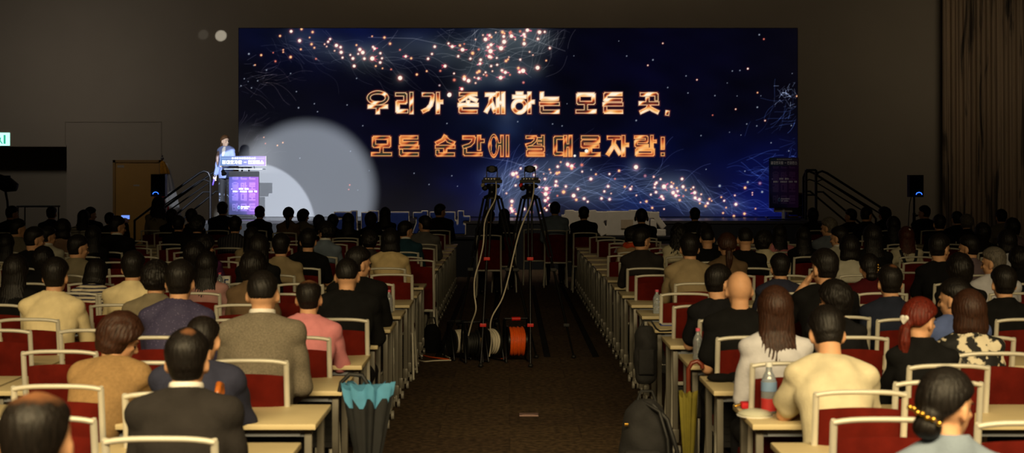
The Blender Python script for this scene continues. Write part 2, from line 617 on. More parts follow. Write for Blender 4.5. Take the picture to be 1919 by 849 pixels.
# back wall, left of it an alcove whose opening ends at photo pixel 125 and has its lintel at 275
ax = (125 - 955) * WD / FOC
az = CAM_H + (334 - 275) * WD / FOC
mb = MB()
mb.box(((ax + 14) / 2, WD + 0.15, 4.5), (14 - ax, 0.3, 9.0))
mb.box(((ax - 14) / 2, WD + 0.15, (az + 9) / 2), (14 + ax, 0.3, 9 - az))
struct(mb.obj('wall_back', M['wall']))
wall_box('wall_alcove', ((ax - 14) / 2 - 0.3, WD + 1.2, az / 2 + 0.2), (14 + ax + 1.2, 0.2, az + 0.4), M['wall2'])
wall_box('wall_alcove_side', (ax + 0.1, WD + 0.7, az / 2), (0.2, 0.8, az), M['wall2'])
wall_box('trim_1', ((ax - 14) / 2, WD - 0.01, az + 0.02), (14 + ax, 0.05, 0.04), M['trim'])
wall_box('wall_left', (-14.15, 13, 4.5), (0.3, 43, 9.0), M['wall'])
wall_box('wall_right', (14.15, 13, 4.5), (0.3, 43, 9.0), M['wall'])
wall_box('wall_rear', (0, -8.15, 4.5), (29, 0.3, 9.0), M['wall'])
wall_box('baseboard_back', ((ax + 14) / 2, WD - 0.01, 0.06), (14 - ax, 0.03, 0.12), M['trim'])
# shallow raised outline of a big access panel over the door (photo 122..302, top 228)
hx0, hx1 = (122 - 955) * WD / FOC, (302 - 955) * WD / FOC
hz = CAM_H + (334 - 228) * WD / FOC
mb = MB()
mb.box(((hx0 + hx1) / 2, WD - 0.008, hz), (hx1 - hx0, 0.016, 0.025))
mb.box((hx1, WD - 0.008, hz / 2), (0.025, 0.016, hz))
mb.box((hx0, WD - 0.008, (hz + az) / 2), (0.025, 0.016, hz - az))
struct(mb.obj('trim_2', M['trim']))

# ochre door
dx0, dx1 = (213 - 955) * WD / FOC, (304 - 955) * WD / FOC
dz = CAM_H + (334 - 300) * WD / FOC
door = MB().box(((dx0 + dx1) / 2, WD - 0.03, dz / 2 - 0.03), (dx1 - dx0 - 0.12, 0.05, dz - 0.06)).obj('door_1', M['doorwood'])
struct(door)
mb = MB()
for x in (dx0 + 0.03, dx1 - 0.03):
    mb.box((x, WD - 0.04, dz / 2), (0.06, 0.08, dz))
mb.box(((dx0 + dx1) / 2, WD - 0.04, dz - 0.03), (dx1 - dx0, 0.08, 0.06))
mb.obj('door_frame', M['doorframe'], door)
MB().cap((dx1 - 0.17, WD - 0.1, 1.02), (dx1 - 0.29, WD - 0.1, 1.02), 0.012, 0.010).cap((dx1 - 0.17, WD - 0.1, 1.02), (dx1 - 0.17, WD - 0.05, 1.02), 0.012, 0.02).obj('door_handle', M['steel'], door, 60)
MB().box((dx0 + 0.18, WD - 0.058, dz - 0.15), (0.16, 0.006, 0.06)).obj('door_plate', M['trim'], door)
MB().box(((dx0 + dx1) / 2 - 0.02, WD - 0.058, 1.63), (0.14, 0.006, 0.04)).obj('door_plate', M['trim'], door)

# lit exit sign over the alcove
ex0, ex1 = (-14 - 955) * WD / FOC, (20 - 955) * WD / FOC
ez0, ez1 = CAM_H + (334 - 273) * WD / FOC, CAM_H + (334 - 249) * WD / FOC
t = thing('exit_sign', 'lit pale green exit sign on the wall above the left alcove', 'exit sign', ((ex0 + ex1) / 2, WD - 0.05, (ez0 + ez1) / 2))
w_, h_ = ex1 - ex0, ez1 - ez0
MB().box((0, 0.02, 0), (w_ + 0.03, 0.06, h_ + 0.03), bevel=0.006).obj('housing', M['white'], t)
MB().box((0, -0.013, 0), (w_, 0.006, h_)).obj('sign_face', M['exit'], t)
mb = MB().ell((-0.03, -0.018, 0.07), (0.022, 0.004, 0.022))
mb.prism([(-0.05, 0.04), (0.01, 0.04), (0.0, -0.03), (0.05, -0.1), (0.03, -0.11), (-0.02, -0.05), (-0.06, -0.1), (-0.08, -0.09), (-0.05, -0.02)], -0.02, -0.016)
mb.prism([(0.07, 0.10), (0.12, 0.10), (0.12, -0.11), (0.07, -0.11)], -0.02, -0.016)
mb.obj('running_figure', M['exitmark'], t)

# pleated wall drapery at the right end of the back wall
cx0, cx1 = (1768 - 955) * 33.6 / FOC, 13.95
mb = MB()
N = 700
top, bot = 9.0, 0.02
vs, fs = [], []
zs = [bot, 1.5, 3, 4.5, 6, 7.5, top]
for j, z in enumerate(zs):
    for i in range(N + 1):
        x = cx0 + (cx1 - cx0) * i / N
        y = 33.62 + 0.05 * math.sin(x * 46 + 1.6 * math.sin(x * 5.1)) + 0.02 * math.sin(x * 107 + z * 0.25) - 0.03 * (1 - z / 9)
        vs.append((x, y, z))
for j in range(len(zs) - 1):
    for i in range(N):
        a = j * (N + 1) + i
        fs.append((a, a + 1, a + N + 2, a + N + 1))
nb = len(vs)
vs += [(x, y + 0.02, z) for x, y, z in vs]
fs += [tuple(q + nb for q in reversed(f)) for f in fs]
mb.add(vs, fs)
drape = mb.data('pleated_curtain', None, 180)
m, nt, b = new_mat('brown marbled drapery')
tc = nt.nodes.new('ShaderNodeTexCoord')
mp = nt.nodes.new('ShaderNodeMapping')
mp.inputs['Scale'].default_value = (2.6, 1.0, 0.22)
n1 = nt.nodes.new('ShaderNodeTexNoise')
n1.inputs['Scale'].default_value = 1.6
n1.inputs['Detail'].default_value = 6
n1.inputs['Distortion'].default_value = 1.2
r1 = nt.nodes.new('ShaderNodeValToRGB')
for pz, cc in ((0.26, (40, 36, 34)), (0.36, (92, 82, 70)), (0.42, (150, 132, 110)), (0.8, (168, 148, 122))):
    e = r1.color_ramp.elements.new(pz)
    e.color = (*srgb(cc), 1)
r1.color_ramp.elements.remove(r1.color_ramp.elements[0])
r1.color_ramp.elements.remove(r1.color_ramp.elements[-1])
nt.links.new(tc.outputs['Object'], mp.inputs['Vector'])
nt.links.new(mp.outputs['Vector'], n1.inputs['Vector'])
nt.links.new(n1.outputs['Fac'], r1.inputs['Fac'])
nt.links.new(r1.outputs['Color'], b.inputs['Base Color'])
b.inputs['Roughness'].default_value = 0.9
drape.materials.append(m)
tag(link('pleated_curtain', drape), 'tall brown pleated curtain with dark marbling at the right end of the back wall', 'curtain')

# ------------------------------------------------------------------ writing: block glyphs as strokes in a unit box, y down
HN = ('P', ((.08, .70), (.08, .93), (.98, .93)))           # the lower N shaped consonant
G = {
 '우': [('O', .5, .25, .40, .22), ('P', ((0, .68), (1, .68))), ('P', ((.5, .68), (.5, 1)))],
 '리': [('P', ((0, .08), (.54, .08), (.54, .46), (.09, .46), (.09, .91), (.66, .91))), ('P', ((.9, 0), (.9, 1)))],
 '가': [('P', ((0, .09), (.52, .09), (.5, .35), (.42, .6), (.25, .8), (0, .92))), ('P', ((.8, 0), (.8, 1))), ('P', ((.8, .45), (1.02, .45)))],
 '존': [('P', ((.05, .07), (.95, .07))), ('P', ((.5, .07), (.35, .25), (.03, .38))), ('P', ((.5, .12), (.7, .27), (.97, .38))), ('P', ((.5, .42), (.5, .58))), ('P', ((-.02, .60), (1.02, .60))), ('P', ((.08, .73), (.08, .93), (.97, .93)))],
 '재': [('P', ((0, .09), (.5, .09))), ('P', ((.28, .09), (.24, .5), (0, .93))), ('P', ((.28, .45), (.48, .93))), ('P', ((.64, 0), (.64, 1))), ('P', ((.92, 0), (.92, 1))), ('P', ((.64, .48), (.92, .48)))],
 '하': [('P', ((.18, .04), (.46, .04))), ('P', ((0, .2), (.64, .2))), ('O', .31, .67, .25, .24), ('P', ((.82, 0), (.82, 1))), ('P', ((.82, .45), (1.04, .45)))],
 '는': [('P', ((.09, 0), (.09, .3), (.95, .3))), ('P', ((0, .55), (1, .55))), HN],
 '모': [('C', ((.10, .09), (.90, .09), (.90, .50), (.10, .50))), ('P', ((.5, .5), (.5, .9))), ('P', ((0, .92), (1, .92)))],
 '든': [('P', ((.95, .07), (.09, .07), (.09, .36), (.95, .36))), ('P', ((0, .57), (1, .57))), HN],
 '곳': [('P', ((.06, .08), (.90, .08), (.90, .36))), ('P', ((.42, .25), (.42, .5))), ('P', ((0, .52), (1, .52))), ('P', ((.5, .62), (.4, .8), (.05, .95))), ('P', ((.5, .72), (.72, .84), (.97, .95)))],
 ',': [('P', ((.7, .05), (.3, .95)))],
 '순': [('P', ((.5, 0), (.38, .2), (.03, .37))), ('P', ((.5, .08), (.68, .25), (.97, .36))), ('P', ((0, .55), (1, .55))), ('P', ((.5, .55), (.5, .78))), ('P', ((.08, .74), (.08, .93), (.97, .93)))],
 '간': [('P', ((0, .08), (.55, .08), (.5, .3), (.35, .45), (0, .56))), ('P', ((.82, 0), (.82, .70))), ('P', ((.82, .25), (1.06, .25))), ('P', ((.08, .66), (.08, .92), (.95, .92)))],
 '에': [('O', .21, .5, .16, .42), ('P', ((.42, .42), (.62, .42))), ('P', ((.64, 0), (.64, 1))), ('P', ((.92, 0), (.92, 1)))],
 '결': [('P', ((0, .07), (.52, .07), (.48, .25), (.3, .4), (0, .47))), ('P', ((.9, 0), (.9, .49))), ('P', ((.62, .16), (.9, .16))), ('P', ((.62, .35), (.9, .35))), ('P', ((.06, .57), (.92, .57), (.92, .75), (.08, .75), (.08, .94), (.95, .94)))],
 '대': [('P', ((.5, .09), (.09, .09), (.09, .90), (.48, .90))), ('P', ((.64, 0), (.64, 1))), ('P', ((.92, 0), (.92, 1))), ('P', ((.64, .48), (.92, .48)))],
 '로': [('P', ((.05, .07), (.93, .07), (.93, .28), (.09, .28), (.09, .52), (.95, .52))), ('P', ((.5, .55), (.5, .9))), ('P', ((0, .93), (1, .93)))],
 '자': [('P', ((0, .09), (.62, .09))), ('P', ((.33, .09), (.28, .5), (0, .93))), ('P', ((.33, .45), (.62, .9))), ('P', ((.8, 0), (.8, 1))), ('P', ((.8, .45), (1.03, .45)))],
 '람': [('P', ((0, .07), (.6, .07), (.6, .28), (.06, .28), (.06, .50), (.66, .50))), ('P', ((.86, 0), (.86, .58))), ('P', ((.86, .28), (1.06, .28))), ('C', ((.1, .68), (.92, .68), (.92, .93), (.1, .93)))],
 '!': [('P', ((.5, .05), (.5, .62))), ('P', ((.5, .86), (.5, .95)))],
 '컨': [('P', ((0, .08), (.52, .08), (.45, .38), (0, .56))), ('P', ((0, .31), (.45, .31))), ('P', ((.9, 0), (.9, .68))), ('P', ((.62, .3), (.9, .3))), HN],
 '퍼': [('P', ((0, .1), (.62, .1))), ('P', ((.17, .1), (.17, .9))), ('P', ((.45, .1), (.45, .9))), ('P', ((0, .9), (.62, .9))), ('P', ((.9, 0), (.9, 1))), ('P', ((.64, .48), (.9, .48)))],
 '런': [('P', ((0, .07), (.55, .07), (.55, .3), (.06, .3), (.06, .54), (.6, .54))), ('P', ((.9, 0), (.9, .66))), ('P', ((.64, .3), (.9, .3))), HN],
 '스': [('P', ((.5, 0), (.38, .3), (.03, .6))), ('P', ((.5, .2), (.7, .42), (.97, .6))), ('P', ((0, .92), (1, .92)))],
 '-': [('P', ((.15, .5), (.85, .5)))],
 '바': [('C', ((.08, .1), (.5, .1), (.5, .9), (.08, .9))), ('P', ((.08, .45), (.5, .45))), ('P', ((.8, 0), (.8, 1))), ('P', ((.8, .45), (1.03, .45)))],
 '을': [('O', .5, .16, .38, .12), ('P', ((0, .42), (1, .42))), ('P', ((.1, .58), (.92, .58), (.92, .75), (.1, .75), (.1, .94), (.95, .94)))],
}


def seg_sdf(X, Y, a, b, h):
    """square ended stroke: distance to an oriented box"""
    ax_, ay, bx, by = *a, *b
    dx, dy = bx - ax_, by - ay
    L = math.hypot(dx, dy) + 1e-9
    ux, uy = dx / L, dy / L
    mx, my = (ax_ + bx) / 2, (ay + by) / 2
    lx = np.abs((X - mx) * ux + (Y - my) * uy) - L / 2 - h * .55
    ly = np.abs(-(X - mx) * uy + (Y - my) * ux) - h
    return np.where((lx > 0) & (ly > 0), np.hypot(np.maximum(lx, 0), np.maximum(ly, 0)), np.maximum(lx, ly))


def glyph_sdf(ch, X, Y, x0, y0, w, h, th):
    """signed distance (px) of a glyph drawn in the box; th: stroke thickness in px"""
    d = np.full(X.shape, 1e9)
    hh = th / 2
    fx = lambda u: x0 + hh + u * (w - 2 * hh)
    fy = lambda v: y0 + hh + v * (h - 2 * hh)
    for s in G[ch]:
        if s[0] == 'O':
            cx, cy = fx(s[1]), fy(s[2])
            rx, ry = s[3] * w, s[4] * h
            q = np.hypot((X - cx) / rx, (Y - cy) / ry) + 1e-6
            r = np.hypot(X - cx, Y - cy)
            d = np.minimum(d, np.abs(r - r / q) - hh)
        else:
            p = [(fx(u), fy(v)) for u, v in s[1]]
            if s[0] == 'C':
                p = p + [p[0]]
            for a, b in zip(p, p[1:]):
                d = np.minimum(d, seg_sdf(X, Y, a, b, hh))
    return d


class Pic:
    """a displayed or printed picture held as vertex colours on its own sheet, worked out in sRGB 0-255"""

    def __init__(s, x0, y0, x1, y1, nx, ny, base):
        s.x0, s.y0, s.x1, s.y1, s.nx, s.ny = x0, y0, x1, y1, nx, ny
        xs = np.linspace(x0, x1, nx)
        ys = np.linspace(y0, y1, ny)
        s.X, s.Y = np.meshgrid(xs, ys)
        s.C = np.zeros((ny, nx, 3)) + np.array(base, float)
        s.sx, s.sy = (nx - 1) / (x1 - x0), (ny - 1) / (y1 - y0)

    def win(s, x, y, r):
        i0, i1 = int(max(0, (x - r - s.x0) * s.sx)), int(min(s.nx, (x + r - s.x0) * s.sx + 2))
        j0, j1 = int(max(0, (y - r - s.y0) * s.sy)), int(min(s.ny, (y + r - s.y0) * s.sy + 2))
        return slice(j0, max(j0, j1)), slice(i0, max(i0, i1))

    def glow(s, x, y, r, col, a, R=None, stretch=1.0):
        j, i = s.win(x, y, (R or 3 * r) * max(1, stretch))
        q = np.hypot((s.X[j, i] - x) / stretch, s.Y[j, i] - y) / r
        k = (a * np.exp(-q * q))[..., None]
        s.C[j, i] += k * np.array(col)

    def disc(s, x, y, r, col, soft=1.0):
        j, i = s.win(x, y, r + 3)
        k = np.clip((r - np.hypot(s.X[j, i] - x, s.Y[j, i] - y)) / soft + .5, 0, 1)[..., None]
        s.C[j, i] = s.C[j, i] * (1 - k) + np.array(col) * k

    def line(s, pts, col, a, r=0.8):
        pts = np.array(pts, float)
        d = np.hypot(*np.diff(pts, axis=0).T)
        for (p, q, L) in zip(pts, pts[1:], d):
            n = max(1, int(L / 0.8))
            for k in range(n):
                c = p + (q - p) * k / n
                s.glow(c[0], c[1], r, col, a, 2 * r)

    def blend(s, mask, col):
        k = mask[..., None]
        s.C = s.C * (1 - k) + np.array(col) * k

    def sheet(s, name, mat, W_, H_):
        """upright sheet W_ x H_ metres, base centre at the origin, facing -y"""
        vx = np.linspace(-W_ / 2, W_ / 2, s.nx)
        vz = np.linspace(H_, 0, s.ny)
        A, B = np.meshgrid(vx, vz)
        co = np.zeros((s.ny, s.nx, 3), np.float32)
        co[..., 0], co[..., 2] = A, B
        me = bpy.data.meshes.new(name)
        nf = (s.nx - 1) * (s.ny - 1)
        me.vertices.add(s.nx * s.ny)
        me.vertices.foreach_set('co', co.ravel())
        idx = np.arange(s.nx * s.ny).reshape(s.ny, s.nx)
        q = np.stack([idx[1:, :-1], idx[1:, 1:], idx[:-1, 1:], idx[:-1, :-1]], -1).reshape(-1)
        me.loops.add(nf * 4)
        me.loops.foreach_set('vertex_index', q.astype(np.int32))
        me.polygons.add(nf)
        me.polygons.foreach_set('loop_start', np.arange(nf, dtype=np.int32) * 4)
        me.update(calc_edges=True)
        at = me.color_attributes.new('Col', 'FLOAT_COLOR', 'POINT')
        c = np.clip(s.C, 0, 255) / 255
        lin = np.where(c <= .04045, c / 12.92, ((c + .055) / 1.055) ** 2.4)
        out = np.ones((s.ny, s.nx, 4), np.float32)
        out[..., :3] = lin
        at.data.foreach_set('color', out.ravel())
        me.materials.append(mat)
        return me


# ------------------------------------------------------------------ LED wall
SD = 30.9
SX0, SX1 = (447.5 - 955) * SD / FOC, (1494.5 - 955) * SD / FOC
SZ0, SZ1 = CAM_H + (334 - 406) * SD / FOC, CAM_H + (334 - 53) * SD / FOC
pic = Pic(447.5, 53, 1494.5, 406, 1048, 354, (4, 4, 16))
X, Y = pic.X, pic.Y
# deep blue fields
for (x, y, r, c, a, st) in [(620, 60, 60, (2, 10, 50), .8, 3), (880, 60, 60, (2, 8, 22), .8, 2), (700, 250, 60, (2, 2, 26), .35, 2),
                            (940, 210, 80, (10, 24, 50), .7, 1), (1230, 120, 90, (0, 0, 14), .8, 1.6), (1450, 330, 70, (2, 8, 70), .9, 1.5),
                            (1420, 390, 40, (0, 10, 110), 1, 2), (1100, 330, 60, (2, 6, 30), .9, 2.6), (1250, 280, 60, (0, 4, 30), .8, 2), (1200, 385, 40, (4, 24, 90), .8, 2.2),
                            (930, 350, 70, (0, 6, 60), .9, 1.4)]:
    pic.glow(x, y, r, c, a, r * 2.4, st)
# smoky light around the swarms
for (x, y, r, a, st) in [(560, 68, 22, .5, 2), (620, 92, 22, .7, 2), (690, 108, 24, 1.0, 1.8), (760, 85, 24, .7, 2), (840, 95, 26, 1.0, 1.8), (900, 120, 26, 1.0, 1.6),
                         (930, 75, 30, 1.15, 1.8), (985, 80, 32, .95, 1.3), (960, 130, 24, .8, 1.6), (880, 150, 18, .7, 1.8), (860, 178, 12, .5, 1.8), (1020, 75, 22, .5, 1.2),
                         (750, 146, 12, .8, 1), (1005, 128, 14, .7, 1.2), (935, 150, 14, .5, 1.5)]:
    pic.glow(x, y, r, (62, 70, 58), a * .86, r * 2.4, st)
for (x, y, r, a, st) in [(965, 350, 34, 1.05, 1.2), (960, 390, 26, 1.0, 1.8), (1010, 335, 34, 1.0, 1.6), (1060, 345, 32, 1.0, 1.8), (1110, 360, 24, .9, 2), (1150, 350, 22, .7, 2),
                         (1235, 345, 24, 1.0, 1.5), (1270, 355, 24, 1.05, 1.6), (1310, 370, 20, .9, 1.6), (1192, 313, 16, .9, 1), (1060, 310, 20, .8, 2), (1330, 392, 18, .6, 2.5), (1380, 385, 14, .5, 2),
                         (920, 330, 24, .5, 1.2)]:
    pic.glow(x, y, r, (66, 78, 88), a * .84, r * 2.4, st)
pic.glow(948, 238, 26, (26, 36, 58), .75, 60)
pic.glow(950, 216, 16, (50, 58, 76), .7, 40)
# mottled darkness in the smoke
nz = np.zeros(X.shape)
for k in range(14):
    a1, f1, p1 = rng.uniform(0, PI), rng.uniform(.02, .11), rng.uniform(0, 6.3)
    nz += np.sin((X * math.cos(a1) + 1.5 * Y * math.sin(a1)) * f1 + p1 + 1.5 * np.sin(Y * f1 * .7 + p1 * 2)) / 14
pic.C *= (1 + .55 * nz)[..., None]
lim = np.array((84., 94., 118.))          # the smoke has an even, matt grey
pic.C = lim * (1 - np.exp(-np.maximum(pic.C, 0) / lim))


def trail(x, y, ang, L, wob, col, a, r=.8, curl=0.0):
    pts = []
    ph, f = rng.uniform(0, 6.3), rng.uniform(.03, .07)
    n = int(L / 5) + 2
    for k in range(n):
        pts.append((x, y))
        aa = ang + wob * math.sin(ph + k * 5 * f) + curl * k
        x += 5 * math.cos(aa)
        y += 5 * math.sin(aa)
        if not (449 < x < 1493 and 54 < y < 405):
            break
    if len(pts) > 1:
        pic.line(pts, col, a, r)


def swarm(n, cx, cy, sx, sy, ang, da, L, col, a, wob=.5, r=.8):
    for _ in range(n):
        trail(rng.normal(cx, sx), rng.normal(cy, sy), math.radians(ang + rng.normal(0, da)), rng.uniform(.4, 1.3) * L, wob, col, a * rng.uniform(.25, .8), r * .8, rng.normal(0, .02))


TL, BL = (96, 92, 88), (92, 100, 122)
swarm(26, 560, 80, 40, 18, 25, 14, 80, TL, .30)
swarm(20, 700, 115, 50, 14, 15, 16, 90, TL, .32)
swarm(30, 830, 90, 60, 22, -8, 20, 110, TL, .36)
swarm(34, 930, 100, 50, 28, -50, 25, 90, TL, .34)
swarm(26, 1010, 95, 25, 25, -60, 12, 90, TL, .34)
swarm(16, 500, 150, 30, 14, 8, 10, 60, (110, 95, 88), .3)
swarm(24, 470, 150, 14, 20, -10, 20, 24, (96, 92, 96), .35)
swarm(22, 470, 255, 18, 22, -30, 40, 26, (120, 110, 104), .34)
swarm(34, 930, 370, 20, 20, -60, 12, 90, BL, .28)
swarm(30, 1010, 345, 40, 24, -30, 30, 90, BL, .34)
swarm(34, 1110, 350, 50, 18, -8, 14, 120, BL, .36)
swarm(18, 1180, 370, 30, 14, 10, 12, 100, BL, .34)
swarm(26, 1290, 350, 40, 20, 28, 12, 90, BL, .3)
swarm(22, 1370, 385, 40, 12, 15, 16, 80, BL, .28)
swarm(30, 1400, 320, 40, 14, 12, 12, 70, (80, 110, 160), .34)
swarm(24, 1455, 240, 24, 26, -35, 14, 50, (70, 96, 150), .32)
swarm(46, 1474, 180, 12, 14, -60, 60, 9, (150, 165, 190), .5, .2)
swarm(28, 1480, 300, 12, 40, -20, 20, 30, (90, 120, 180), .4)
for (a_, b_) in [((850, 40), (1060, 96)), ((690, 70), (860, 90)), ((870, 290), (1040, 330))]:
    pic.line([a_, ((a_[0] + b_[0]) / 2, (a_[1] + b_[1]) / 2 - 8), b_], TL, .25)

# the swarm's lights: (x, y, radius) in the photo's crops, with the colour of the warm, grey and violet ones
DOTS = [
 (800, 40, 6.53, "717,220,24 768,172,17 790,195,10o 686,168,9 940,185,18 925,132,18o 950,148,9o 1035,180,23 1023,133,14r 945,250,26 785,287,20 748,315,17 778,365,28 908,330,28 765,432,22 785,440,16 658,470,17 650,518,17 855,448,11 786,548,14 860,532,13 918,600,17 960,625,20 903,690,24 802,610,9 718,625,11 694,652,8 730,662,12r 640,612,18o 615,628,14o 458,680,20o 458,705,22 510,727,24 632,698,18 582,686,9 596,755,10 428,828,17 155,784,9 335,717,16r 332,638,11 222,548,20 384,427,15 436,347,24 310,309,20 264,271,14 404,295,14o 96,310,17 62,399,14 15,458,17 165,606,11r 532,457,16 560,390,20o 634,344,11r 595,222,8 843,136,8 1188,160,20 1200,188,14 1190,225,11o 1190,274,22 1230,108,22 1378,132,24 1442,129,14 1359,214,15 1141,123,12r 1081,220,9 1257,374,9 1143,468,12 1298,413,7 1504,328,14 1460,480,10o 1355,568,26 1177,605,28 1134,620,17 1120,572,16o 968,485,16o 993,465,10o 1003,437,7 1180,748,10p 1017,655,9r 457,277,8r"),
 (440, 40, 3.031, "320,57,9 379,44,7o 442,61,7o 257,83,6o 368,110,10 425,92,4o 436,130,7o 375,159,5o 452,150,5o 150,192,6o 317,203,8o 231,227,5r 275,175,4o 275,162,4o 115,248,4o 80,185,5g 541,101,7 530,116,7 577,137,10 601,147,8 510,130,4 522,143,4 567,167,4 604,176,10 612,206,6 656,191,5 671,211,9 710,160,10 691,135,5o 727,177,11 701,185,5 736,212,8 781,211,13 785,145,6 794,155,8 827,181,7 836,210,6 826,234,8 801,254,5o 678,254,9 850,92,7o 882,127,7o 780,85,4o 939,322,13 971,199,8 1002,210,6o 1034,302,7o 1090,283,5o 888,273,4r 839,267,4o 938,162,4r 461,213,4r 350,399,3g 362,491,4g 452,468,3g 470,513,3g 638,475,3g 692,324,3g 727,593,3g 657,738,3g 165,659,3o 174,694,3r 273,689,4o 242,705,4o 370,777,3g 1220,415,11 1290,384,7 1205,580,3g 1163,363,4g 54,326,3g 76,342,2g 130,338,3g 108,250,3g 180,277,3g 218,178,3r 317,296,3g 95,378,3g 35,366,3g"),
 (960, 40, 3.031, "855,125,4 605,112,2g 350,196,2g 650,197,3g 799,219,4g 770,250,4 987,310,3g 1049,332,4 998,407,3g 883,376,3g 1338,269,5 1293,279,3g 1250,282,3g 1403,76,4g 1429,101,4r 1221,350,2g 1151,422,3g 1393,405,4o 1277,424,2g 1412,423,2g 1269,499,4 1392,488,4g 1138,533,3r 1436,564,4 1332,583,3g 1389,594,3g 1234,630,2g 1299,646,2g 1072,649,3g 704,563,4g 229,583,3g 283,594,3g 31,570,3g 311,468,2g 1590,296,2g 1616,425,4o 1585,592,3g 1470,690,3g 1571,736,3g 64,348,4r"),
 (940, 300, 4.244, "525,34,15 558,48,15 558,66,10o 638,39,10r 641,92,7 446,52,11 470,16,6o 268,57,15 152,67,8 92,112,17 118,103,11 128,133,10o 260,118,9 345,150,9 381,75,6o 390,100,6 440,105,12o 458,98,8o 335,110,4 434,170,11 429,201,11 447,205,5 511,210,10 493,254,14o 356,228,17 350,270,17 369,303,11 347,322,13 444,284,6r 573,283,16 594,316,10o 607,231,10 656,307,12 685,331,8 710,150,13 750,113,7o 858,111,8 847,209,11 817,249,9 871,266,5 795,305,11 859,312,11 934,85,10o 902,149,5r 1069,56,18 980,212,8o 1025,230,11 1036,210,5 1072,281,6 1152,329,10o 1198,380,9o 1292,390,6 1141,125,6p 1210,133,5 82,328,14 80,360,7o 75,385,13 85,405,13 114,428,7o 243,343,12 240,415,8o 300,160,7 301,216,7 112,202,8 39,265,6 12,238,5g 357,397,10 343,382,7o 383,360,12 308,420,6 180,390,11 712,77,6g"),
 (1180, 300, 5.997, "174,178,9p 270,188,9 347,215,11 301,255,15 285,273,12 280,308,12 296,361,15 238,388,11 359,410,17 376,436,13 386,298,25 470,299,18 469,250,8o 492,264,8o 489,367,21 519,400,19 540,350,13 530,314,10o 600,300,18 589,212,16 631,337,9o 562,450,13o 603,405,8r 716,307,12 690,327,7o 731,366,19 736,425,17 784,442,18 804,385,9 789,487,8o 877,486,14 853,517,13o 897,438,12o 922,459,7o 1030,417,9o 1062,457,12 1182,397,9 1194,497,18 1297,311,15o 1379,367,7 1379,391,6 1489,358,12g 1464,261,13p 1290,603,15o 1171,630,14o 1050,595,10o 1084,534,8o 1414,546,8o 1012,290,14g 1327,248,11g 859,104,5g 1295,125,6g 122,476,7"),
 (600, 300, 4.244, "235,198,5r 227,234,4r 299,239,3g 747,105,4g 866,194,4g 1047,125,4g 1092,208,3g 390,84,3g"),
]
alld = []
for ox, oy, sc, s_ in DOTS:
    for q in s_.split():
        x, y, r = q.split(',')
        k = r[-1] if r[-1] in 'orgp' else 'w'
        alld.append((ox + float(x) / sc, oy + float(y) / sc, float(r.rstrip('orgp')) / sc, k))
for x, y, r, k in alld:
    if r > 2.6 and k == 'w':
        pic.glow(x, y, r * 4.5, (34, 38, 36), .22, r * 8)
        if rng.random() < .45:
            for _ in range(3):
                a = rng.choice([0, PI]) + rng.normal(0, .5)
                pic.line([(x, y), (x + r * 2.6 * math.cos(a), y + r * 2.6 * math.sin(a))], (190, 40, 60), .5, .7)
    pic.glow(x, y, r * 1.12 + .4, (200, 60, 44) if k != 'g' else (40, 48, 60), .9, r * 3.2 + 2)
for x, y, r, k in alld:
    c = {'w': (255, 246, 228), 'o': (252, 204, 140), 'r': (222, 130, 104), 'g': (150, 156, 164), 'p': (140, 124, 150)}[k]
    if k == 'w' and r < 1.6:
        c = (250, 226, 196)
    pic.disc(x, y, max(r, .62) * (.92 if r > 2 else 1.0), c, 1.3)

# the two lines of molten gold letters
L1 = [('우', 686.6, 729.4), ('리', 738, 778.5), ('가', 788.3, 832), ('존', 856, 898.5), ('재', 906.5, 950), ('하', 957.5, 1003), ('는', 1008, 1051.5), ('모', 1076, 1120), ('든', 1127, 1170.5), ('곳', 1194.6, 1238)]
L2 = [('모', 693, 737), ('든', 744.5, 788), ('순', 812.6, 856), ('간', 864, 908.5), ('에', 914, 957.5), ('결', 982.6, 1024.5), ('대', 1033, 1076), ('로', 1084.4, 1127.5), ('자', 1135, 1179.8), ('람', 1186, 1230.5)]
items = [(c, a, 169.6, b - a, 46.6, 0) for c, a, b in L1] + [(',', 1245.5, 204.5, 10.5, 15, 0)]
items += [(c, a, 250.6, b - a, 45.6, 1) for c, a, b in L2] + [('!', 1236, 252, 12, 45, 1)]
for ch, x, y, w, h, row in items:
    j, i = pic.win(x + w / 2, y + h / 2, 34)
    xx, yy = X[j, i], Y[j, i]
    d = glyph_sdf(ch, xx, yy, x, y, w, h, 8.6 if ch not in '결람에' else 7.4)
    fill = np.clip(.5 - d, 0, 1)
    hot = .5 + .5 * np.sin(xx * .10 + yy * .17 + 1.6 * np.sin(xx * .09 + yy * .06 + row * 2) + row * 1.9)
    hot = np.clip(hot * (1.05 if row == 0 else .66) + (.55 * np.exp(-((xx - 945) / 55) ** 2) if row == 0 else 0) + (.25 * np.exp(-((xx - 1165) / 60) ** 2)), 0, 1)
    st = np.array([(52, 50, 36), (96, 34, 30), (190, 84, 44), (246, 172, 88), (255, 246, 222)], float)
    q = hot * 3.999
    k0 = q.astype(int)
    fr = (q - k0)[..., None]
    inner = st[k0] * (1 - fr) + st[np.minimum(k0 + 1, 4)] * fr
    rim = np.exp(-((d + 1.25) / .8) ** 2)[..., None]
    col = inner * (1 - rim) + np.array((255, 176, 104) if row else (255, 204, 150)) * rim
    out = np.exp(-((d - .9) / .9) ** 2)[..., None] * (d > 0)[..., None]
    C = pic.C[j, i] * (1 - .7 * out) + np.array((96, 38, 40)) * .7 * out
    pic.C[j, i] = C * (1 - fill[..., None]) + col * fill[..., None]
for x, y, r in [(842, 178, 4.0), (1099, 283, 3.4), (1077, 292, 2.4)]:
    pic.disc(x, y, r, (255, 246, 228), 1.3)

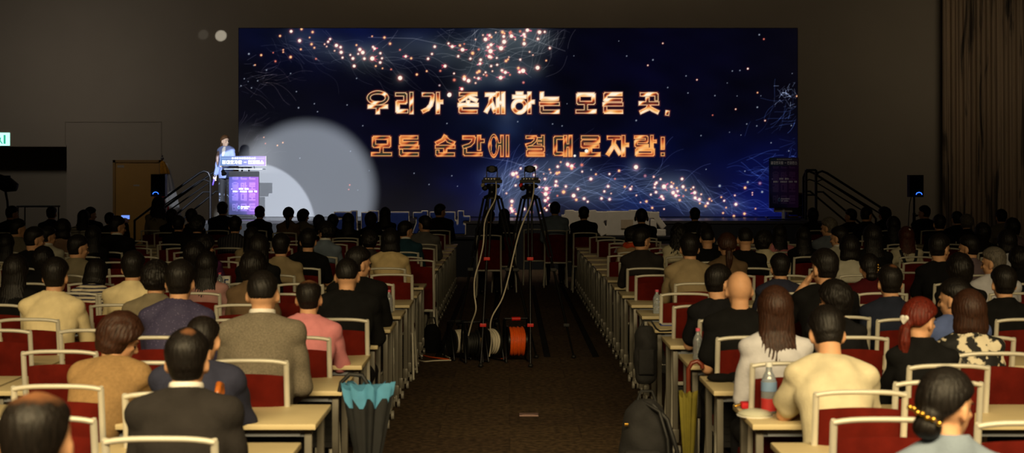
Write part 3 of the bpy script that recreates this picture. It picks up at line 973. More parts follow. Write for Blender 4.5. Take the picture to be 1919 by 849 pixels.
led = thing('led_screen', 'huge LED wall with gold Korean lettering among glowing particles, back of the stage', 'screen', ((SX0 + SX1) / 2, SD, SZ0))
led_mat = attr_mat('led display', 1.0, base=0.12, rough=0.8, spec=0.2)
link('display', pic.sheet('display', led_mat, SX1 - SX0, SZ1 - SZ0), led)
mb = MB()
w_, h_ = SX1 - SX0, SZ1 - SZ0
mb.box((0, 0.09, h_ / 2), (w_ + 0.02, 0.16, h_ + 0.02))
mb.obj('cabinet', M['ledframe'], led)
mb = MB()
for k in range(9):
    x = -w_ / 2 + 0.4 + k * (w_ - 0.8) / 8
    mb.box((x, 0.45, h_ * .45), (0.05, 0.05, h_ * .9)).box((x, 0.3, 0.03), (0.06, 0.4, 0.06)).tube([(x, 0.18, h_ * .8), (x, 0.45, 0.06)], 0.02, 6)
mb.obj('rear_support', M['blackmetal'], led)

# ------------------------------------------------------------------ stage
SF, STZ = 28.35, SZ0 - 0.012
sx0, sx1 = (402 - 955) * 29.5 / FOC, (1521 - 955) * 29.5 / FOC
t = struct(MB().box(((sx0 + sx1) / 2, (SF + 33) / 2, STZ - 0.03), (sx1 - sx0, 33 - SF, 0.06)).obj('floor_stage', M['stage']))
mb = MB()
mb.box(((sx0 + sx1) / 2, SF + 0.03, (STZ - 0.06) / 2), (sx1 - sx0, 0.03, STZ - 0.06))
for x in (sx0 + .02, sx1 - .02):
    mb.box((x, (SF + 33) / 2, (STZ - 0.06) / 2), (0.03, 33 - SF, STZ - 0.06))
struct(mb.obj('trim_3', M['skirt']))


def stair(side, x_top):
    """steps and hand rails going down from the stage towards outside; side -1 left, +1 right"""
    lab = ('black stage steps with twin curved hand rails at the left end of the stage' if side < 0 else
           'black stage steps with twin hand rails at the right end of the stage')
    t = thing('stage_stairs', lab, 'stairs', (x_top, 29.6, 0))
    n = 5
    for k in range(n):
        z = STZ * (n - k) / (n + 1)
        x = side * (0.15 + k * 0.28)
        MB().box((x, 0, z - 0.02), (0.29, 1.2, 0.04), bevel=0.004).obj('tread', M['blackmetal'], t)
    mb = MB()
    for y in (-0.58, 0.58):
        mb.tube([(0, y, STZ - .1), (side * 1.55, y, 0.03)], 0.03, 6)
    mb.obj('stringer', M['blackmetal'], t)
    for y in (-0.62, 0.62):
        zt = STZ + 0.98
        xe, ze = side * 1.12, 1.24
        if side > 0:
            xe, ze = side * 1.30, 1.20
        mb = MB()
        mb.tube([(side * -.02, y, STZ - .5), (side * -.02, y, zt - .12), (side * 0.02, y, zt - .03), (side * .1, y, zt), (side * .2, y, zt - .04), (xe, y, ze), (side * 1.5, y, 0.95), (side * 1.5, y, 0.05)], 0.024, 8)
        mb.tube([(side * -.02, y, STZ + .56), (side * .12, y, STZ + .56), (side * 1.2, y, .62), (side * 1.5, y, .5)], 0.02, 8)
        mb.tube([(side * -.02, y, zt - .22), (side * .1, y, zt - .17), (side * .2, y, zt - .2), (xe, y, ze - .13)], 0.014, 8)
        mb.obj('hand_rail', M['blackmetal'], t, 60)
    if side > 0:
        mb = MB()
        for x in (-.22, -.02):
            mb.tube([(x, -.62, STZ - .1), (x, -.62, STZ + 1.0)], 0.028, 6)
        mb.tube([(-.22, -.62, STZ + 1.0), (-.02, -.62, STZ + 1.0)], 0.024, 6).tube([(-.22, -.62, STZ + .5), (-.02, -.62, STZ + .5)], 0.02, 6)
        mb.obj('end_post', M['blackmetal'], t)
    return t


stair(-1, sx0)
stair(1, sx1)

# ------------------------------------------------------------------ lecterns
hd = Pic(0, 0, 84, 18, 253, 55, (120, 160, 235))
k = np.clip(hd.X / 84, 0, 1)[..., None]
hd.C = .46 * np.array((96, 156, 232)) * (1 - k) + .5 * np.array((206, 160, 226)) * k
hd.blend(np.clip(.5 - (np.abs(hd.Y - 4.2) - .15) * 4, 0, 1) * (((hd.X > 2) & (hd.X < 82)) * .6), (235, 240, 250))
xx = 3.2
for ch in '결대로자람 - 컨퍼런스':
    if ch == ' ':
        xx += 2.2
        continue
    d = glyph_sdf(ch, hd.X, hd.Y, xx, 7.6, 6.9, 7.6, 1.25)
    hd.blend(np.clip(.5 - d * 2.2, 0, 1), (250, 250, 255))
    xx += 7.4 if ch != '-' else 6.6
for i_, ch in enumerate('결대로자람에모든순간'):
    d = glyph_sdf(ch, hd.X, hd.Y, 21 + i_ * 4.5, 2.2, 3.6, 3.4, .6)
    hd.blend(np.clip(.5 - d * 2.2, 0, 1), (245, 245, 255))
pn = Pic(0, 0, 56, 70, 169, 211, (0, 0, 0))
k = np.clip((pn.X / 56) * .9 + .08 * np.sin(pn.Y * .07), 0, 1)[..., None]
pn.C = .48 * np.array((84, 92, 222)) * (1 - k) + .62 * np.array((176, 62, 206)) * k
pn.C *= (.82 + .35 * np.exp(-(((pn.X - 10) / 22) ** 2 + ((pn.Y - 20) / 30) ** 2)))[..., None]
dk = np.clip((np.hypot((pn.X - 46) / 1.1, pn.Y - 14) - 50) / 9, 0, 1) * (pn.X < 34)
pn.blend(dk * .9, (12, 16, 60))
for c_, (x_, chs) in enumerate([(5, '람을결바'), (21, '든바대모'), (37, '는로로든')]):
    for r_, ch in enumerate(chs):
        d = glyph_sdf(ch, pn.X, pn.Y, x_, -10 + r_ * 19.5, 13.5, 16, 2.6)
        pn.blend(np.clip(.5 - d * 1.5, 0, 1) * .2, (236, 200, 255))
for y_, x_, chs in ((20.5, 18.5, '모든존 재하는'), (25.4, 7, '결대로, 자람에순간 모든곳 우리')):
    for i_, ch in enumerate(chs):
        if ch != ' ':
            d = glyph_sdf(ch, pn.X, pn.Y, x_ + i_ * 2.72, y_, 2.5, 3.3, .62)
            pn.blend(np.clip(.5 - d * 2.6, 0, 1), (250, 250, 255))
for y_, chs in ((54.2, '리간하가로재존대'), (57.6, '모우 결대로는')):
    for i_, ch in enumerate(chs):
        if ch != ' ':
            d = glyph_sdf(ch, pn.X, pn.Y, 22 + i_ * 2.1, y_, 1.9, 2.4, .5)
            pn.blend(np.clip(.5 - d * 2.6, 0, 1), (240, 240, 255))
dr = np.hypot(pn.X - 18.6, (pn.Y - 57) * .85)
pn.blend(np.clip(1 - np.abs(dr - 1.9) * 1.8, 0, 1) * .9, (120, 220, 255))
pn.blend(np.clip(.9 - np.hypot(pn.X - 18.6, pn.Y - 53.6) * .8, 0, 1), (235, 240, 255))
pn.blend(np.clip(1.4 - np.hypot(pn.X - 5.2, pn.Y - 22.5) * .9, 0, 1), (200, 190, 255))
print_mat = attr_mat('printed lectern graphic', None, rough=0.5)
hd_me = hd.sheet('header_print', print_mat, 0.925, 0.196)
pn_me = pn.sheet('panel_print', print_mat, 0.605, 0.77)

LD = 29.5
lx = (458 - 955) * LD / FOC
t = thing('lectern', 'slim lectern with bright blue to purple graphic panel and header sign lit by the spotlight', 'lectern', (lx, LD, STZ))
pz = lambda py: CAM_H + (334 - py) * LD / FOC - STZ
MB().box((0, 0.02, pz(403) / 2 + .0), (0.30, 0.26, pz(403)), bevel=.01).box((0, 0.03, 0.02), (0.56, 0.4, 0.04), bevel=.008).obj('base', M['blackmetal'], t)
MB().box((0.01, -0.09, (pz(321) + pz(403)) / 2), (0.62, 0.05, pz(321) - pz(403)), bevel=.006).obj('screen_housing', M['blackmetal'], t)
link('graphic_panel', pn_me, t, (0.01, -0.117, pz(403) + .012))
MB().box((0, 0.06, pz(317)), (0.78, 0.40, 0.018), bevel=.004).obj('reading_shelf', M['acrylic'], t)
MB().box((-.05, 0.02, pz(319.5)), (0.03, .04, .12)).box((.09, 0.02, pz(319.5)), (0.03, .04, .12)).box((.02, .0, pz(314)), (.26, .03, .025)).obj('bracket', M['blackmetal'], t)
MB().box((0.005, -0.155, pz(302)), (0.93, 0.02, 0.20), bevel=.003).obj('header_board', M['white'], t)
link('header_sign', hd_me, t, (0.005, -0.168, pz(311) + .002))
mb = MB()
for x in (-.2, .2):
    mb.tube([(x, -.148, pz(300)), (x, .05, pz(318))], .008, 6)
mb.obj('strut', M['steel'], t)
MB().box((-.22, .05, pz(317) + .03), (.16, .2, .035), bevel=.004).obj('laptop', M['black'], t)

LD2 = 28.9
lx2 = (1468.5 - 955) * LD2 / FOC
t = thing('lectern', 'unlit lectern on a bright metal post in front of the right edge of the screen', 'lectern', (lx2, LD2, STZ))
pz = lambda py: CAM_H + (334 - py) * LD2 / FOC - STZ
MB().box((0, -.02, (pz(297) + pz(390)) / 2), (0.59, 0.05, pz(297) - pz(390)), bevel=.006).obj('screen_housing', M['blackmetal'], t)
o = link('graphic_panel', pn_me, t, (0, -.047, pz(390) + .01))
o.scale = (.955, 1, (pz(311) - pz(390)) / .77)
o = link('header_sign', hd_me, t, (0, -.049, pz(311)))
o.scale = (.62, 1, .85)
MB().loft([((0, .02, 0.0), .035, .035), ((0, .02, pz(389)), .035, .035)], 14).obj('post', M['silverpost'], t, 60)
MB().box((0, .02, .012), (.62, .42, .024), bevel=.008).tube([(-.34, -.1, .05), (-.34, .15, .05)], .014).tube([(.34, -.1, .05), (.34, .15, .05)], .014).obj('base', M['blackmetal'], t)
MB().box((0, .05, pz(393)), (.36, .1, .10), bevel=.01).obj('control_box', M['trim'], t)

# ------------------------------------------------------------------ loudspeakers
def loudspeaker(px, ytop, ybot, D, w, label, led_px):
    p = P(px, (ytop + ybot) / 2, D)
    h = (ybot - ytop) * D / FOC
    t = thing('loudspeaker', label, 'loudspeaker', p)
    m = MB()
    poly = [(-w / 2, -.17), (w / 2, -.17), (w / 2, .0), (w * .28, .17), (-w * .28, .17), (-w / 2, 0)]
    vs = [(x, y, z) for z in (-h / 2, h / 2) for x, y in poly]
    n = 6
    m.add(vs, [tuple(range(n - 1, -1, -1)), tuple(range(n, 2 * n))] + [(i, (i + 1) % n, (i + 1) % n + n, i + n) for i in range(n)])
    m.obj('cabinet', M['black'], t)
    MB().box((0, -.178, .02), (w * .88, .016, h * .84), bevel=.006).obj('grille', M['blackcloth'], t)
    lxp = (led_px - px) * D / FOC
    m = MB()
    m.tube([(lxp - .055, -.19, -h / 2 + .045), (lxp - .04, -.19, -h / 2 + .075), (lxp, -.19, -h / 2 + .088), (lxp + .04, -.19, -h / 2 + .075), (lxp + .055, -.19, -h / 2 + .045)], .008, 6)
    m.obj('blue_indicator', M['bluelight'], t)
    s = thing('speaker_stand', label.replace('black loudspeaker with a blue light', 'black tripod stand carrying the loudspeaker'), 'stand', (p.x, p.y, 0))
    top = p.z - h / 2
    MB().tube([(0, 0, .35), (0, 0, top)], .02, 10).tube([(0, 0, .9), (0, 0, 1.15)], .03, 10).obj('pole', M['blackmetal'], s, 60)
    MB().ell((.05, 0, 1.1), (.025, .02, .02)).obj('knob', M['black'], s, 60)
    for k in range(3):
        a = k * 2.094 + .5
        MB().tube([(0, 0, .95), (.55 * math.cos(a), .55 * math.sin(a), .03)], .014, 6).tube([(0, 0, .4), (.3 * math.cos(a), .3 * math.sin(a), .5)], .009, 6).obj('leg', M['blackmetal'], s)
    return p


pl = loudspeaker(300, 326.5, 368, 28.2, .28, 'black loudspeaker with a blue light beside the flag and the ochre door', 296)
pr = loudspeaker(1713, 328, 369, 27.0, .26, 'black loudspeaker with a blue light in front of the bare wall right of the stage', 1717)
tag(MB().tube([(pr.x - .06, pr.y - .02, pr.z - .2), (pr.x - .1, pr.y - .05, 1.3), (pr.x - .13, pr.y - .06, .8), (pr.x - .1, pr.y - .1, .35), (pr.x - .2, pr.y - .2, .015)], .008, 6).obj('speaker_cable', M['black'], None, 60),
    'thin black cable drooping beside the right loudspeaker stand', 'cable')

# ------------------------------------------------------------------ national flag on a pole
fp = P(306, 400, 31.2)
t = thing('flag', 'furled white national flag with red emblem and yellow fringe on an indoor pole', 'flag', (fp.x, fp.y, 0))
ztop = P(303, 299, 31.2).z
MB().tube([(-.02, 0, .05), (-.02, 0, ztop)], .014, 8).obj('pole', M['gold'], t, 60)
MB().loft([((0, 0, 0), .2, .2), ((0, 0, .05), .18, .18), ((0, 0, .1), .05, .05)], 16).obj('base', M['gold'], t, 60)
MB().ell((-.02, 0, ztop + .02), (.035, .035, .04)).ell((-.02, 0, ztop + .07), (.016, .016, .03)).obj('finial', M['steel'], t, 60)


def hang(za, zb, xa, xb, wa, wb, n=64, rows=14, amp=.035, lobes=9, y0=0.0, sag=.0):
    vs, fs = [], []
    for j in range(rows + 1):
        q = j / rows
        z = za + (zb - za) * q
        c = xa + (xb - xa) * q
        w = wa + (wb - wa) * q ** .7
        for i in range(n):
            a = 2 * PI * i / n
            r = 1 + amp * 6 * math.sin(lobes * a + 2 * q) * min(1, q * 2 + .1)
            vs.append((c + w * r * math.cos(a), y0 + .5 * w * r * math.sin(a), z + sag * math.sin(a * 2) * q))
    for j in range(rows):
        for i in range(n):
            i2 = (i + 1) % n
            fs.append((j * n + i, j * n + i2, (j + 1) * n + i2, (j + 1) * n + i))
    fs.append(tuple(range(n)))
    fs.append(tuple(rows * n + i for i in reversed(range(n))))
    return MB().add(vs, fs)


hang(ztop - .08, P(0, 424, 31.2).z, .02, .21, .07, .20, sag=.05).obj('cloth', M['white_flag'], t, 180)
hang(P(0, 355, 31.2).z, P(0, 398, 31.2).z, -.06, -.02, .11, .17, y0=-.05, lobes=5).obj('red_emblem', M['flagred'], t, 180)
hang(P(0, 392, 31.2).z, P(0, 425, 31.2).z, -.05, -.04, .10, .13, y0=-.05, lobes=5).obj('blue_emblem', M['flagblue'], t, 180)
hang(ztop - .04, P(0, 326, 31.2).z, -.01, .05, .04, .09, y0=-.03, lobes=6).obj('fringe', M['fringe'], t, 180)

# ------------------------------------------------------------------ crane camera at the left edge
cp = P(14, 346, 25.5)
t = thing('crane_camera', 'black video camera head on a stand at the far left edge', 'camera', cp)
MB().loft([((-.22, 0, .02), .05, .06), ((-.16, 0, .06), .12, .13), ((0, 0, .0), .15, .14), ((.10, 0, -.03), .12, .1), ((.17, 0, -.05), .06, .07)], 16, up=(0, 1, 0)).obj('camera_body', M['black'], t, 60)
MB().box((-.05, 0, .14), (.2, .05, .04), bevel=.01).obj('top_handle', M['black'], t)
MB().tube([(-.04, 0, -.1), (.0, 0, -.3), (.02, 0, -.6)], .022, 8).obj('neck', M['blackmetal'], t)
m = MB().tube([(.02, 0, -.6), (.02, 0, -1.25)], .03, 8)
m.obj('column', M['blackmetal'], t)
for a in (.4, 2.5, 4.6):
    MB().tube([(.02, 0, -.75), (.02 + .55 * math.cos(a), .55 * math.sin(a), -cp.z + .02)], .02, 6).obj('leg', M['blackmetal'], t)
bp = P(72, 385, 31.5)
t = thing('side_table', 'low dark topped table standing in front of the left wall alcove', 'table', (bp.x, bp.y, 0))
MB().box((0, 0, bp.z - .02), (.80, .5, .035), bevel=.006).obj('top', M['black'], t)
for sx in (-1, 1):
    for sy in (-1, 1):
        MB().tube([(sx * .37, sy * .22, 0), (sx * .37, sy * .22, bp.z - .03)], .014, 6).obj('leg', M['blackmetal'], t)
bp = P(1508, 372, 29.9)
t = thing('equipment_crate', 'open plywood crate with black gear standing beside the right stage steps', 'crate', (bp.x - .04, bp.y + .9, STZ))
m = MB().box((0, 0, .02), (.34, .34, .03)).box((-.16, 0, .27), (.02, .34, .5)).box((.16, 0, .27), (.02, .34, .5)).box((0, .16, .27), (.34, .02, .5)).box((0, 0, .51), (.36, .36, .03)).box((0, 0, .26), (.32, .32, .02))
m.obj('shelves', M['woodbox'], t)
MB().box((0, -.02, .13), (.24, .26, .16), bevel=.01).obj('power_unit', M['black'], t)
MB().box((0, -.02, .37), (.2, .26, .18), bevel=.01).obj('receiver', M['black'], t)


# ------------------------------------------------------------------ giant foam letters in front of the stage
def letter_mesh(name, ch, w, h, th, depth, y0, mat, grow=0.0, mirror=False):
    """a glyph cut out of thick board: strokes joined by voxels, standing on z=0"""
    m = MB()
    hh = th / 2
    fx = lambda u: (-w / 2 + hh + u * (w - 2 * hh)) * (-1 if mirror else 1)
    fz = lambda v: h - hh - v * (h - 2 * hh)
    for s in G[ch]:
        if s[0] == 'O':
            p = [(fx(s[1]) + s[3] * w * math.cos(a), fz(s[2]) + s[4] * h * math.sin(a)) for a in np.linspace(0, 2 * PI, 25)]
        else:
            p = [(fx(u), fz(v)) for u, v in s[1]]
            if s[0] == 'C':
                p.append(p[0])
        for (x0, z0), (x1, z1) in zip(p, p[1:]):
            L = math.hypot(x1 - x0, z1 - z0)
            a = math.atan2(z1 - z0, x1 - x0)
            g = 2 * grow
            m.box(((x0 + x1) / 2, y0, (z0 + z1) / 2), (L + th * .9 + g, depth, th + g), Matrix.Rotation(-a, 3, 'Y'))
    return remeshed(m, name, 0.011 if grow else 0.012, 1, mat)


LTD = 26.4
Rm_ = lambda a_, d_: Matrix.Rotation(math.radians(d_), 3, a_)
base_z = P(0, 443, LTD).z
plinth_x0, plinth_x1 = P(612, 0, LTD).x, P(1262, 0, LTD).x
for x0, x1, lab in ((plinth_x0, P(892, 0, LTD).x, 'low black plinth carrying the blue letters in front of the stage'), (P(1045, 0, LTD).x, plinth_x1, 'low black plinth carrying the backs of the white letters in front of the stage')):
    t = thing('display_plinth', lab, 'plinth', ((x0 + x1) / 2, LTD + .05, 0))
    MB().box((0, 0, base_z - .02), (x1 - x0, .5, .04), bevel=.005).obj('top_board', M['skirt'], t)
    MB().box((0, 0, (base_z - .04) / 2), (x1 - x0 - .04, .46, base_z - .04)).obj('cloth_skirt', M['skirt'], t)
for ch, a, b, ly in (('결', 626, 673, 0), ('대', 675, 712, 0), ('로', 716, 770, 0), ('자', 774, 806, 0), ('람', 805, 878, 0)):
    xc, w = P((a + b) / 2, 0, LTD).x, (b - a) * LTD / FOC
    h = (441.5 - 393) * LTD / FOC
    t = thing('giant_letter', {'결': 'leftmost blue foam letter with cream outline in the row left of the tripods', '대': 'second blue foam letter from the left in the cream outlined row', '로': 'third blue foam letter, the middle one of the cream outlined row', '자': 'fourth blue foam letter, mostly hidden by heads, cream outlined row', '람': 'rightmost blue foam letter with cream outline, nearest the left tripod'}[ch], 'letter', (xc, LTD, base_z))
    link('outline_board', letter_mesh('outline_board', ch, w - .02, h - .02, .094, .10, 0, M['cream'], .013), t, (0, 0, .012))
    link('blue_face', letter_mesh('blue_face', ch, w - .02, h - .02, .086, .03, -.055, M['blue']), t, (0, 0, .012))
for ch, a, b, ly in (('람', 1056, 1100, 0), ('자', 1097, 1136, 0), ('로', 1137, 1180, 0), ('대', 1179, 1216, 0), ('결', 1213, 1248, .12)):
    xc, w = P((a + b) / 2, 0, LTD).x, (b - a) * LTD / FOC
    h = (442 - 395) * LTD / FOC
    t = thing('giant_letter', {'람': 'leftmost of the cream letter backs standing right of the tripods', '자': 'cream letter back behind the man in the black suit, right of the leftmost one',
              '로': 'cream letter back with the taped paper notice, in the row facing the stage', '대': 'cream letter back behind the person with headphones',
              '결': 'rightmost cream letter back of the row, slanted and catching blue light'}[ch], 'letter', (xc, LTD + ly, base_z))
    if ch != '결':
        link('board', letter_mesh('board', ch, w - .01, h - .02, .11, .12, 0, M['cream'], .03, True), t, (0, 0, .02))
    if ch != '결':
        MB().box((0, .02, h / 2), (w * .84, .06, h * .86), bevel=.01).obj('back_plate', M['cream'], t)
    else:
        MB().box((-.04, 0, h * .84), (.20, .11, .13), bevel=.02).box((.045, .0, h * .62), (.11, .108, .34), Rm_('Y', -38), bevel=.02).box((.06, 0, .065), (.24, .11, .13), bevel=.02).box((-.05, 0, h * .4), (.12, .106, .26), bevel=.02).obj('slanted_stroke', M['cream'], t)
    if ch == '로':
        pn_ = P(1174.5, 0, LTD).x - xc
        MB().box((pn_, -.075, P(0, 419.5, LTD).z - base_z), (.22, .004, .155)).obj('paper_notice', M['paper'], t)

# ------------------------------------------------------------------ the two tripods with remote cameras
TPD = 14.2


def tripod(px, label_t, label_c, bagmat, extra):
    b = P(px, 0, TPD)
    z = lambda py: CAM_H + (334 - py) * TPD / FOC
    t = thing('tripod', label_t, 'tripod', (b.x, TPD, 0))
    MB().box((0, 0, z(340)), (.20, .16, .035), bevel=.006).obj('top_plate', M['blackmetal'], t)
    MB().loft([((0, 0, z(344)), .05, .05), ((0, 0, z(350)), .06, .06), ((0, 0, z(356)), .035, .035), ((0, 0, z(364)), .04, .04), ((0, 0, z(368)), .085, .075), ((0, 0, z(373)), .085, .075)], 16).obj('fluid_head', M['blackmetal'], t, 60)
    MB().ell((-.07, 0, z(352)), (.03, .025, .03)).ell((.06, .0, z(349)), (.02, .02, .02)).obj('tension_knob', M['black'], t, 60)
    MB().cap((.03, -.02, z(370)), (.01, -.05, z(392)), .018, .016).obj('pan_handle', M['black'], t, 60)
    feet = [(-.08 - extra, -.50), (.44, .18), (-.40, .3)]
    for fx_, fy_ in feet:
        m = MB()
        top_ = Vector((fx_ * .16, fy_ * .14, z(371)))
        ft = Vector((fx_, fy_, .02))
        m2 = top_.lerp(ft, .37)
        sd = Vector((0.018, 0.006, 0))
        m.tube([top_ + sd, m2 + sd], .011, 8).tube([top_ - sd, m2 - sd], .011, 8)
        m.tube([m2, top_.lerp(ft, .78)], .013, 8).tube([top_.lerp(ft, .76), ft], .010, 8)
        lg = m.obj('leg', M['blackmetal'], t, 60)
        for q in ((.37, .765) if fy_ < 0 else (.45, .8)):
            MB().box(top_.lerp(ft, q), (.062, .04, .032), bevel=.006).obj('leg_clamp', M['redplastic'] if fy_ < 0 else M['black'], lg)
        MB().ell(ft, (.025, .025, .02)).obj('rubber_foot', M['black'], lg, 60)
    c = thing('remote_camera', label_c, 'camera', (b.x, TPD, z(337)))
    MB().box((0, 0, .012), (.17, .15, .024), bevel=.006).obj('camera_base', M['black'], c)
    m = MB()
    for s in (-1, 1):
        m.box((s * .052, 0, .06), (.01, .05, .08))
    m.obj('yoke', M['blackmetal'], c)
    m = MB().loft([((0, -.06, .105), .045, .03), ((0, -.05, .105), .056, .036), ((0, .05, .105), .056, .036), ((0, .06, .105), .045, .03)], 18, up=(1, 0, 0))
    m.box((0, 0, .105), (.105, .08, .05), bevel=.008).obj('camera_head', M['black'], c, 60)
    MB().loft([((0, -.075, .105), .03, .03), ((0, -.06, .105), .034, .034)], 18, up=(1, 0, 0)).obj('rear_boss', M['blackmetal'], c, 60)
    m = MB()
    for k in range(4):
        m.box((-.06 + .028 * k, -.077, .010), (.014, .006, .012))
    m.obj('connector', M['steel'], c)
    MB().ell((.035, -.08, .012), (.006, .006, .006)).obj('status_light', M['yellow'], c)
    if bagmat:
        g = MB().loft([((-.075, -.06, z(343) - z(337)), .008, .008), ((-.09, -.07, z(346) - z(337)), .02, .015), ((-.1, -.07, z(350) - z(337)), .012, .012)], 10)
        g.obj('cable_tag', bagmat, c, 60)
    return c


tripod(922, 'left of the two black camera tripods standing in the centre aisle', 'small remote camera on the left aisle tripod', M['trim'], .02)
tripod(993, 'right of the two black camera tripods standing in the centre aisle', 'small remote camera on the right aisle tripod with a red tag', M['redplastic'], -.08)


def cable(name, pts, r, mat, label, cat='cable'):
    pts = [Vector(p) for p in pts]
    out = []
    n = len(pts)
    for i in range(n - 1):
        p0, p1, p2, p3 = pts[max(0, i - 1)], pts[i], pts[i + 1], pts[min(n - 1, i + 2)]
        for k in range(8):
            u = k / 8
            out.append(0.5 * ((2 * p1) + (-p0 + p2) * u + (2 * p0 - 5 * p1 + 4 * p2 - p3) * u * u + (-p0 + 3 * p1 - 3 * p2 + p3) * u ** 3))
    out.append(pts[-1])
    return tag(MB().tube(out, r, 8).obj(name, mat, None, 60), label, cat)


cable('signal_cable', [P(929.5, 341, 14.08), P(930, 356, 14.0), P(927, 375, 13.95), P(915, 398, 13.9), P(908, 420, 13.85), P(906, 455, 13.8), P(900, 485, 13.8), P(890, 520, 13.8), P(889, 550, 13.8), P(892, 580, 13.8), P(884, 605, 13.9), P(877, 632, 14.0)],
      .0065, M['whitecable'], 'white cable hanging from the left remote camera down to the black reels')
cable('signal_cable', [P(1000.5, 341, 14.08), P(1000, 360, 14.0), P(994, 385, 13.95), P(983, 410, 13.9), P(972, 440, 13.85), P(962, 480, 13.8), P(953, 520, 13.8), P(941, 560, 13.8), P(924, 590, 13.8), P(919, 610, 13.85), P(921, 640, 13.95), P(917, 668, 14.0)],
      .0065, M['whitecable'], 'white cable hanging from the right remote camera down to the black reels')


# ------------------------------------------------------------------ cable reels on the floor
def reel(px, D, R, wid, rz, drum, label, frame_mat, wound=.62, plug=False):
    p = P(px, 0, D)
    t = thing('cable_reel', label, 'cable reel', (p.x, D, 0), rz)
    zc = R + .05
    for s in (-1, 1):
        m = MB().loft([((s * wid / 2 - .008, 0, zc), R, R), ((s * wid / 2 + .008, 0, zc), R, R)], 28, up=(0, 1, 0))
        m.obj('flange', frame_mat, t, 60)
    m = MB()
    n = 10
    for k in range(n):
        x = -wid / 2 + .02 + (wid - .04) * k / (n - 1)
        rr = R * wound * (1 + .05 * math.sin(k * 2.3))
        m.tube([(x + .004 * math.sin(3 * a), rr * math.cos(a), zc + rr * math.sin(a)) for a in np.linspace(0, 2 * PI, 25)[:-1]], .011, 6, closed=True)
    m.loft([((-wid / 2, 0, zc), R * wound * .95, R * wound * .95), ((wid / 2, 0, zc), R * wound * .95, R * wound * .95)], 20, up=(0, 1, 0))
    m.obj('wound_cable', drum, t, 60)
    m = MB()
    for s in (-1, 1):
        x = s * (wid / 2 + .03)
        m.tube([(x, -R * .9, .012), (x, R * .9, .012), (x, R * .2, 2 * R + .12), (x, -R * .2, 2 * R + .12)], .010, 6, closed=True)
    m.tube([(-wid / 2 - .03, 0, 2 * R + .12), (wid / 2 + .03, 0, 2 * R + .12)], .010, 6)
    m.obj('stand_frame', M['blackmetal'], t, 60)
    MB().tube([(-wid / 4, 0, 2 * R + .12), (wid / 4, 0, 2 * R + .12)], .018, 8).obj('grip', M['redplastic'] if drum is M['orange'] else M['black'], t, 60)
    if plug:
        MB().box((wid / 2 + .02, -R * .4, zc + .03), (.03, .07, .06), bevel=.008).obj('plug', M['yellow'], t)
    return t


reel(857, 14.3, .13, .12, .5, M['whitecable'], 'leftmost black cable reel wound with white cable on the aisle carpet', M['black'], .8)
reel(884, 14.1, .135, .11, .25, M['black'], 'middle black cable reel with a yellow plug between the white wound reels', M['black'], .7, True)
reel(917, 14.2, .14, .12, .6, M['whitecable'], 'black reel wound with white cable under the left tripod', M['black'], .8)
reel(967, 14.15, .15, .17, .15, M['orange'], 'cable reel wound with orange cable and topped by a red grip', M['blackmetal'], .86)
cable('floor_cable', [P(842, 674, 14.2), P(820, 671, 14.3), P(800, 668, 14.5), P(786, 663, 14.8)], .008, M['orange'], 'orange cable lying on the carpet left of the black reels')
cable('floor_cable', [P(845, 675, 14.15), P(815, 676, 14.1), P(792, 677, 14.1), P(770, 668, 14.6)], .007, M['whitecable'], 'nearer white cable lying on the carpet left of the black reels')
cable('floor_cable', [P(843, 671, 14.4), P(826, 663, 14.8), P(806, 658, 15.1), P(786, 667, 14.5)], .007, M['whitecable'], 'farther white cable curving over the carpet beside the black bag')
cable('floor_cable', [P(938, 674, 14.2), P(950, 668, 14.3), P(957, 660, 14.1)], .009, M['orange'], 'short orange cable tail in front of the orange reel')
for x, lab in ((-.72, 'leftmost of the four black cable covers running up the centre aisle'), (-.19, 'second from the left of the four black cable covers in the centre aisle'),
               (.38, 'third from the left of the four black cable covers in the centre aisle'), (.87, 'rightmost of the four black cable covers running up the centre aisle')):
    m = MB().prism([(-.034, 0.0), (.034, 0.0), (.018, .012), (-.018, .012)], 0, 9.5)
    tag(m.obj('cable_cover', M['blackcloth'], None, None, (x, 14.5, .001)), lab, 'cable cover')
fb = P(991, 778, 10.93)
t = thing('floor_socket_cover', 'small pale metal floor socket plate set in the aisle carpet', 'floor socket', (fb.x, 10.93, 0))
MB().box((0, 0, .006), (.145, .115, .01), bevel=.003).obj('plate', pm('dull pink metal plate', (150, 120, 112), .5, .3), t)
MB().box((0, 0, .012), (.10, .07, .004), bevel=.001).obj('lid', pm('dull metal lid', (132, 106, 98), .5, .3), t)
bg = P(808, 0, 14.9)
t = thing('equipment_bag', 'small black bag slumped on the carpet at the left side of the aisle', 'bag', (bg.x, 14.9, 0), .2)
m = MB().loft([((0, 0, .0), .10, .09), ((0, 0, .1), .11, .10), ((.01, 0, .22), .09, .08), ((.0, 0, .29), .05, .04)], 18)
link('body', remeshed(m, 'body', .012, 3, M['blackcloth']), t)
MB().tube([(-.05, 0, .28), (-.03, -.01, .36), (.03, -.01, .36), (.05, 0, .27)], .008, 6).obj('handle', M['black'], t, 60)

# ------------------------------------------------------------------ chair (prototype faces +y, origin on the floor under the seat centre)
CH_W, CH_H = .385, .95


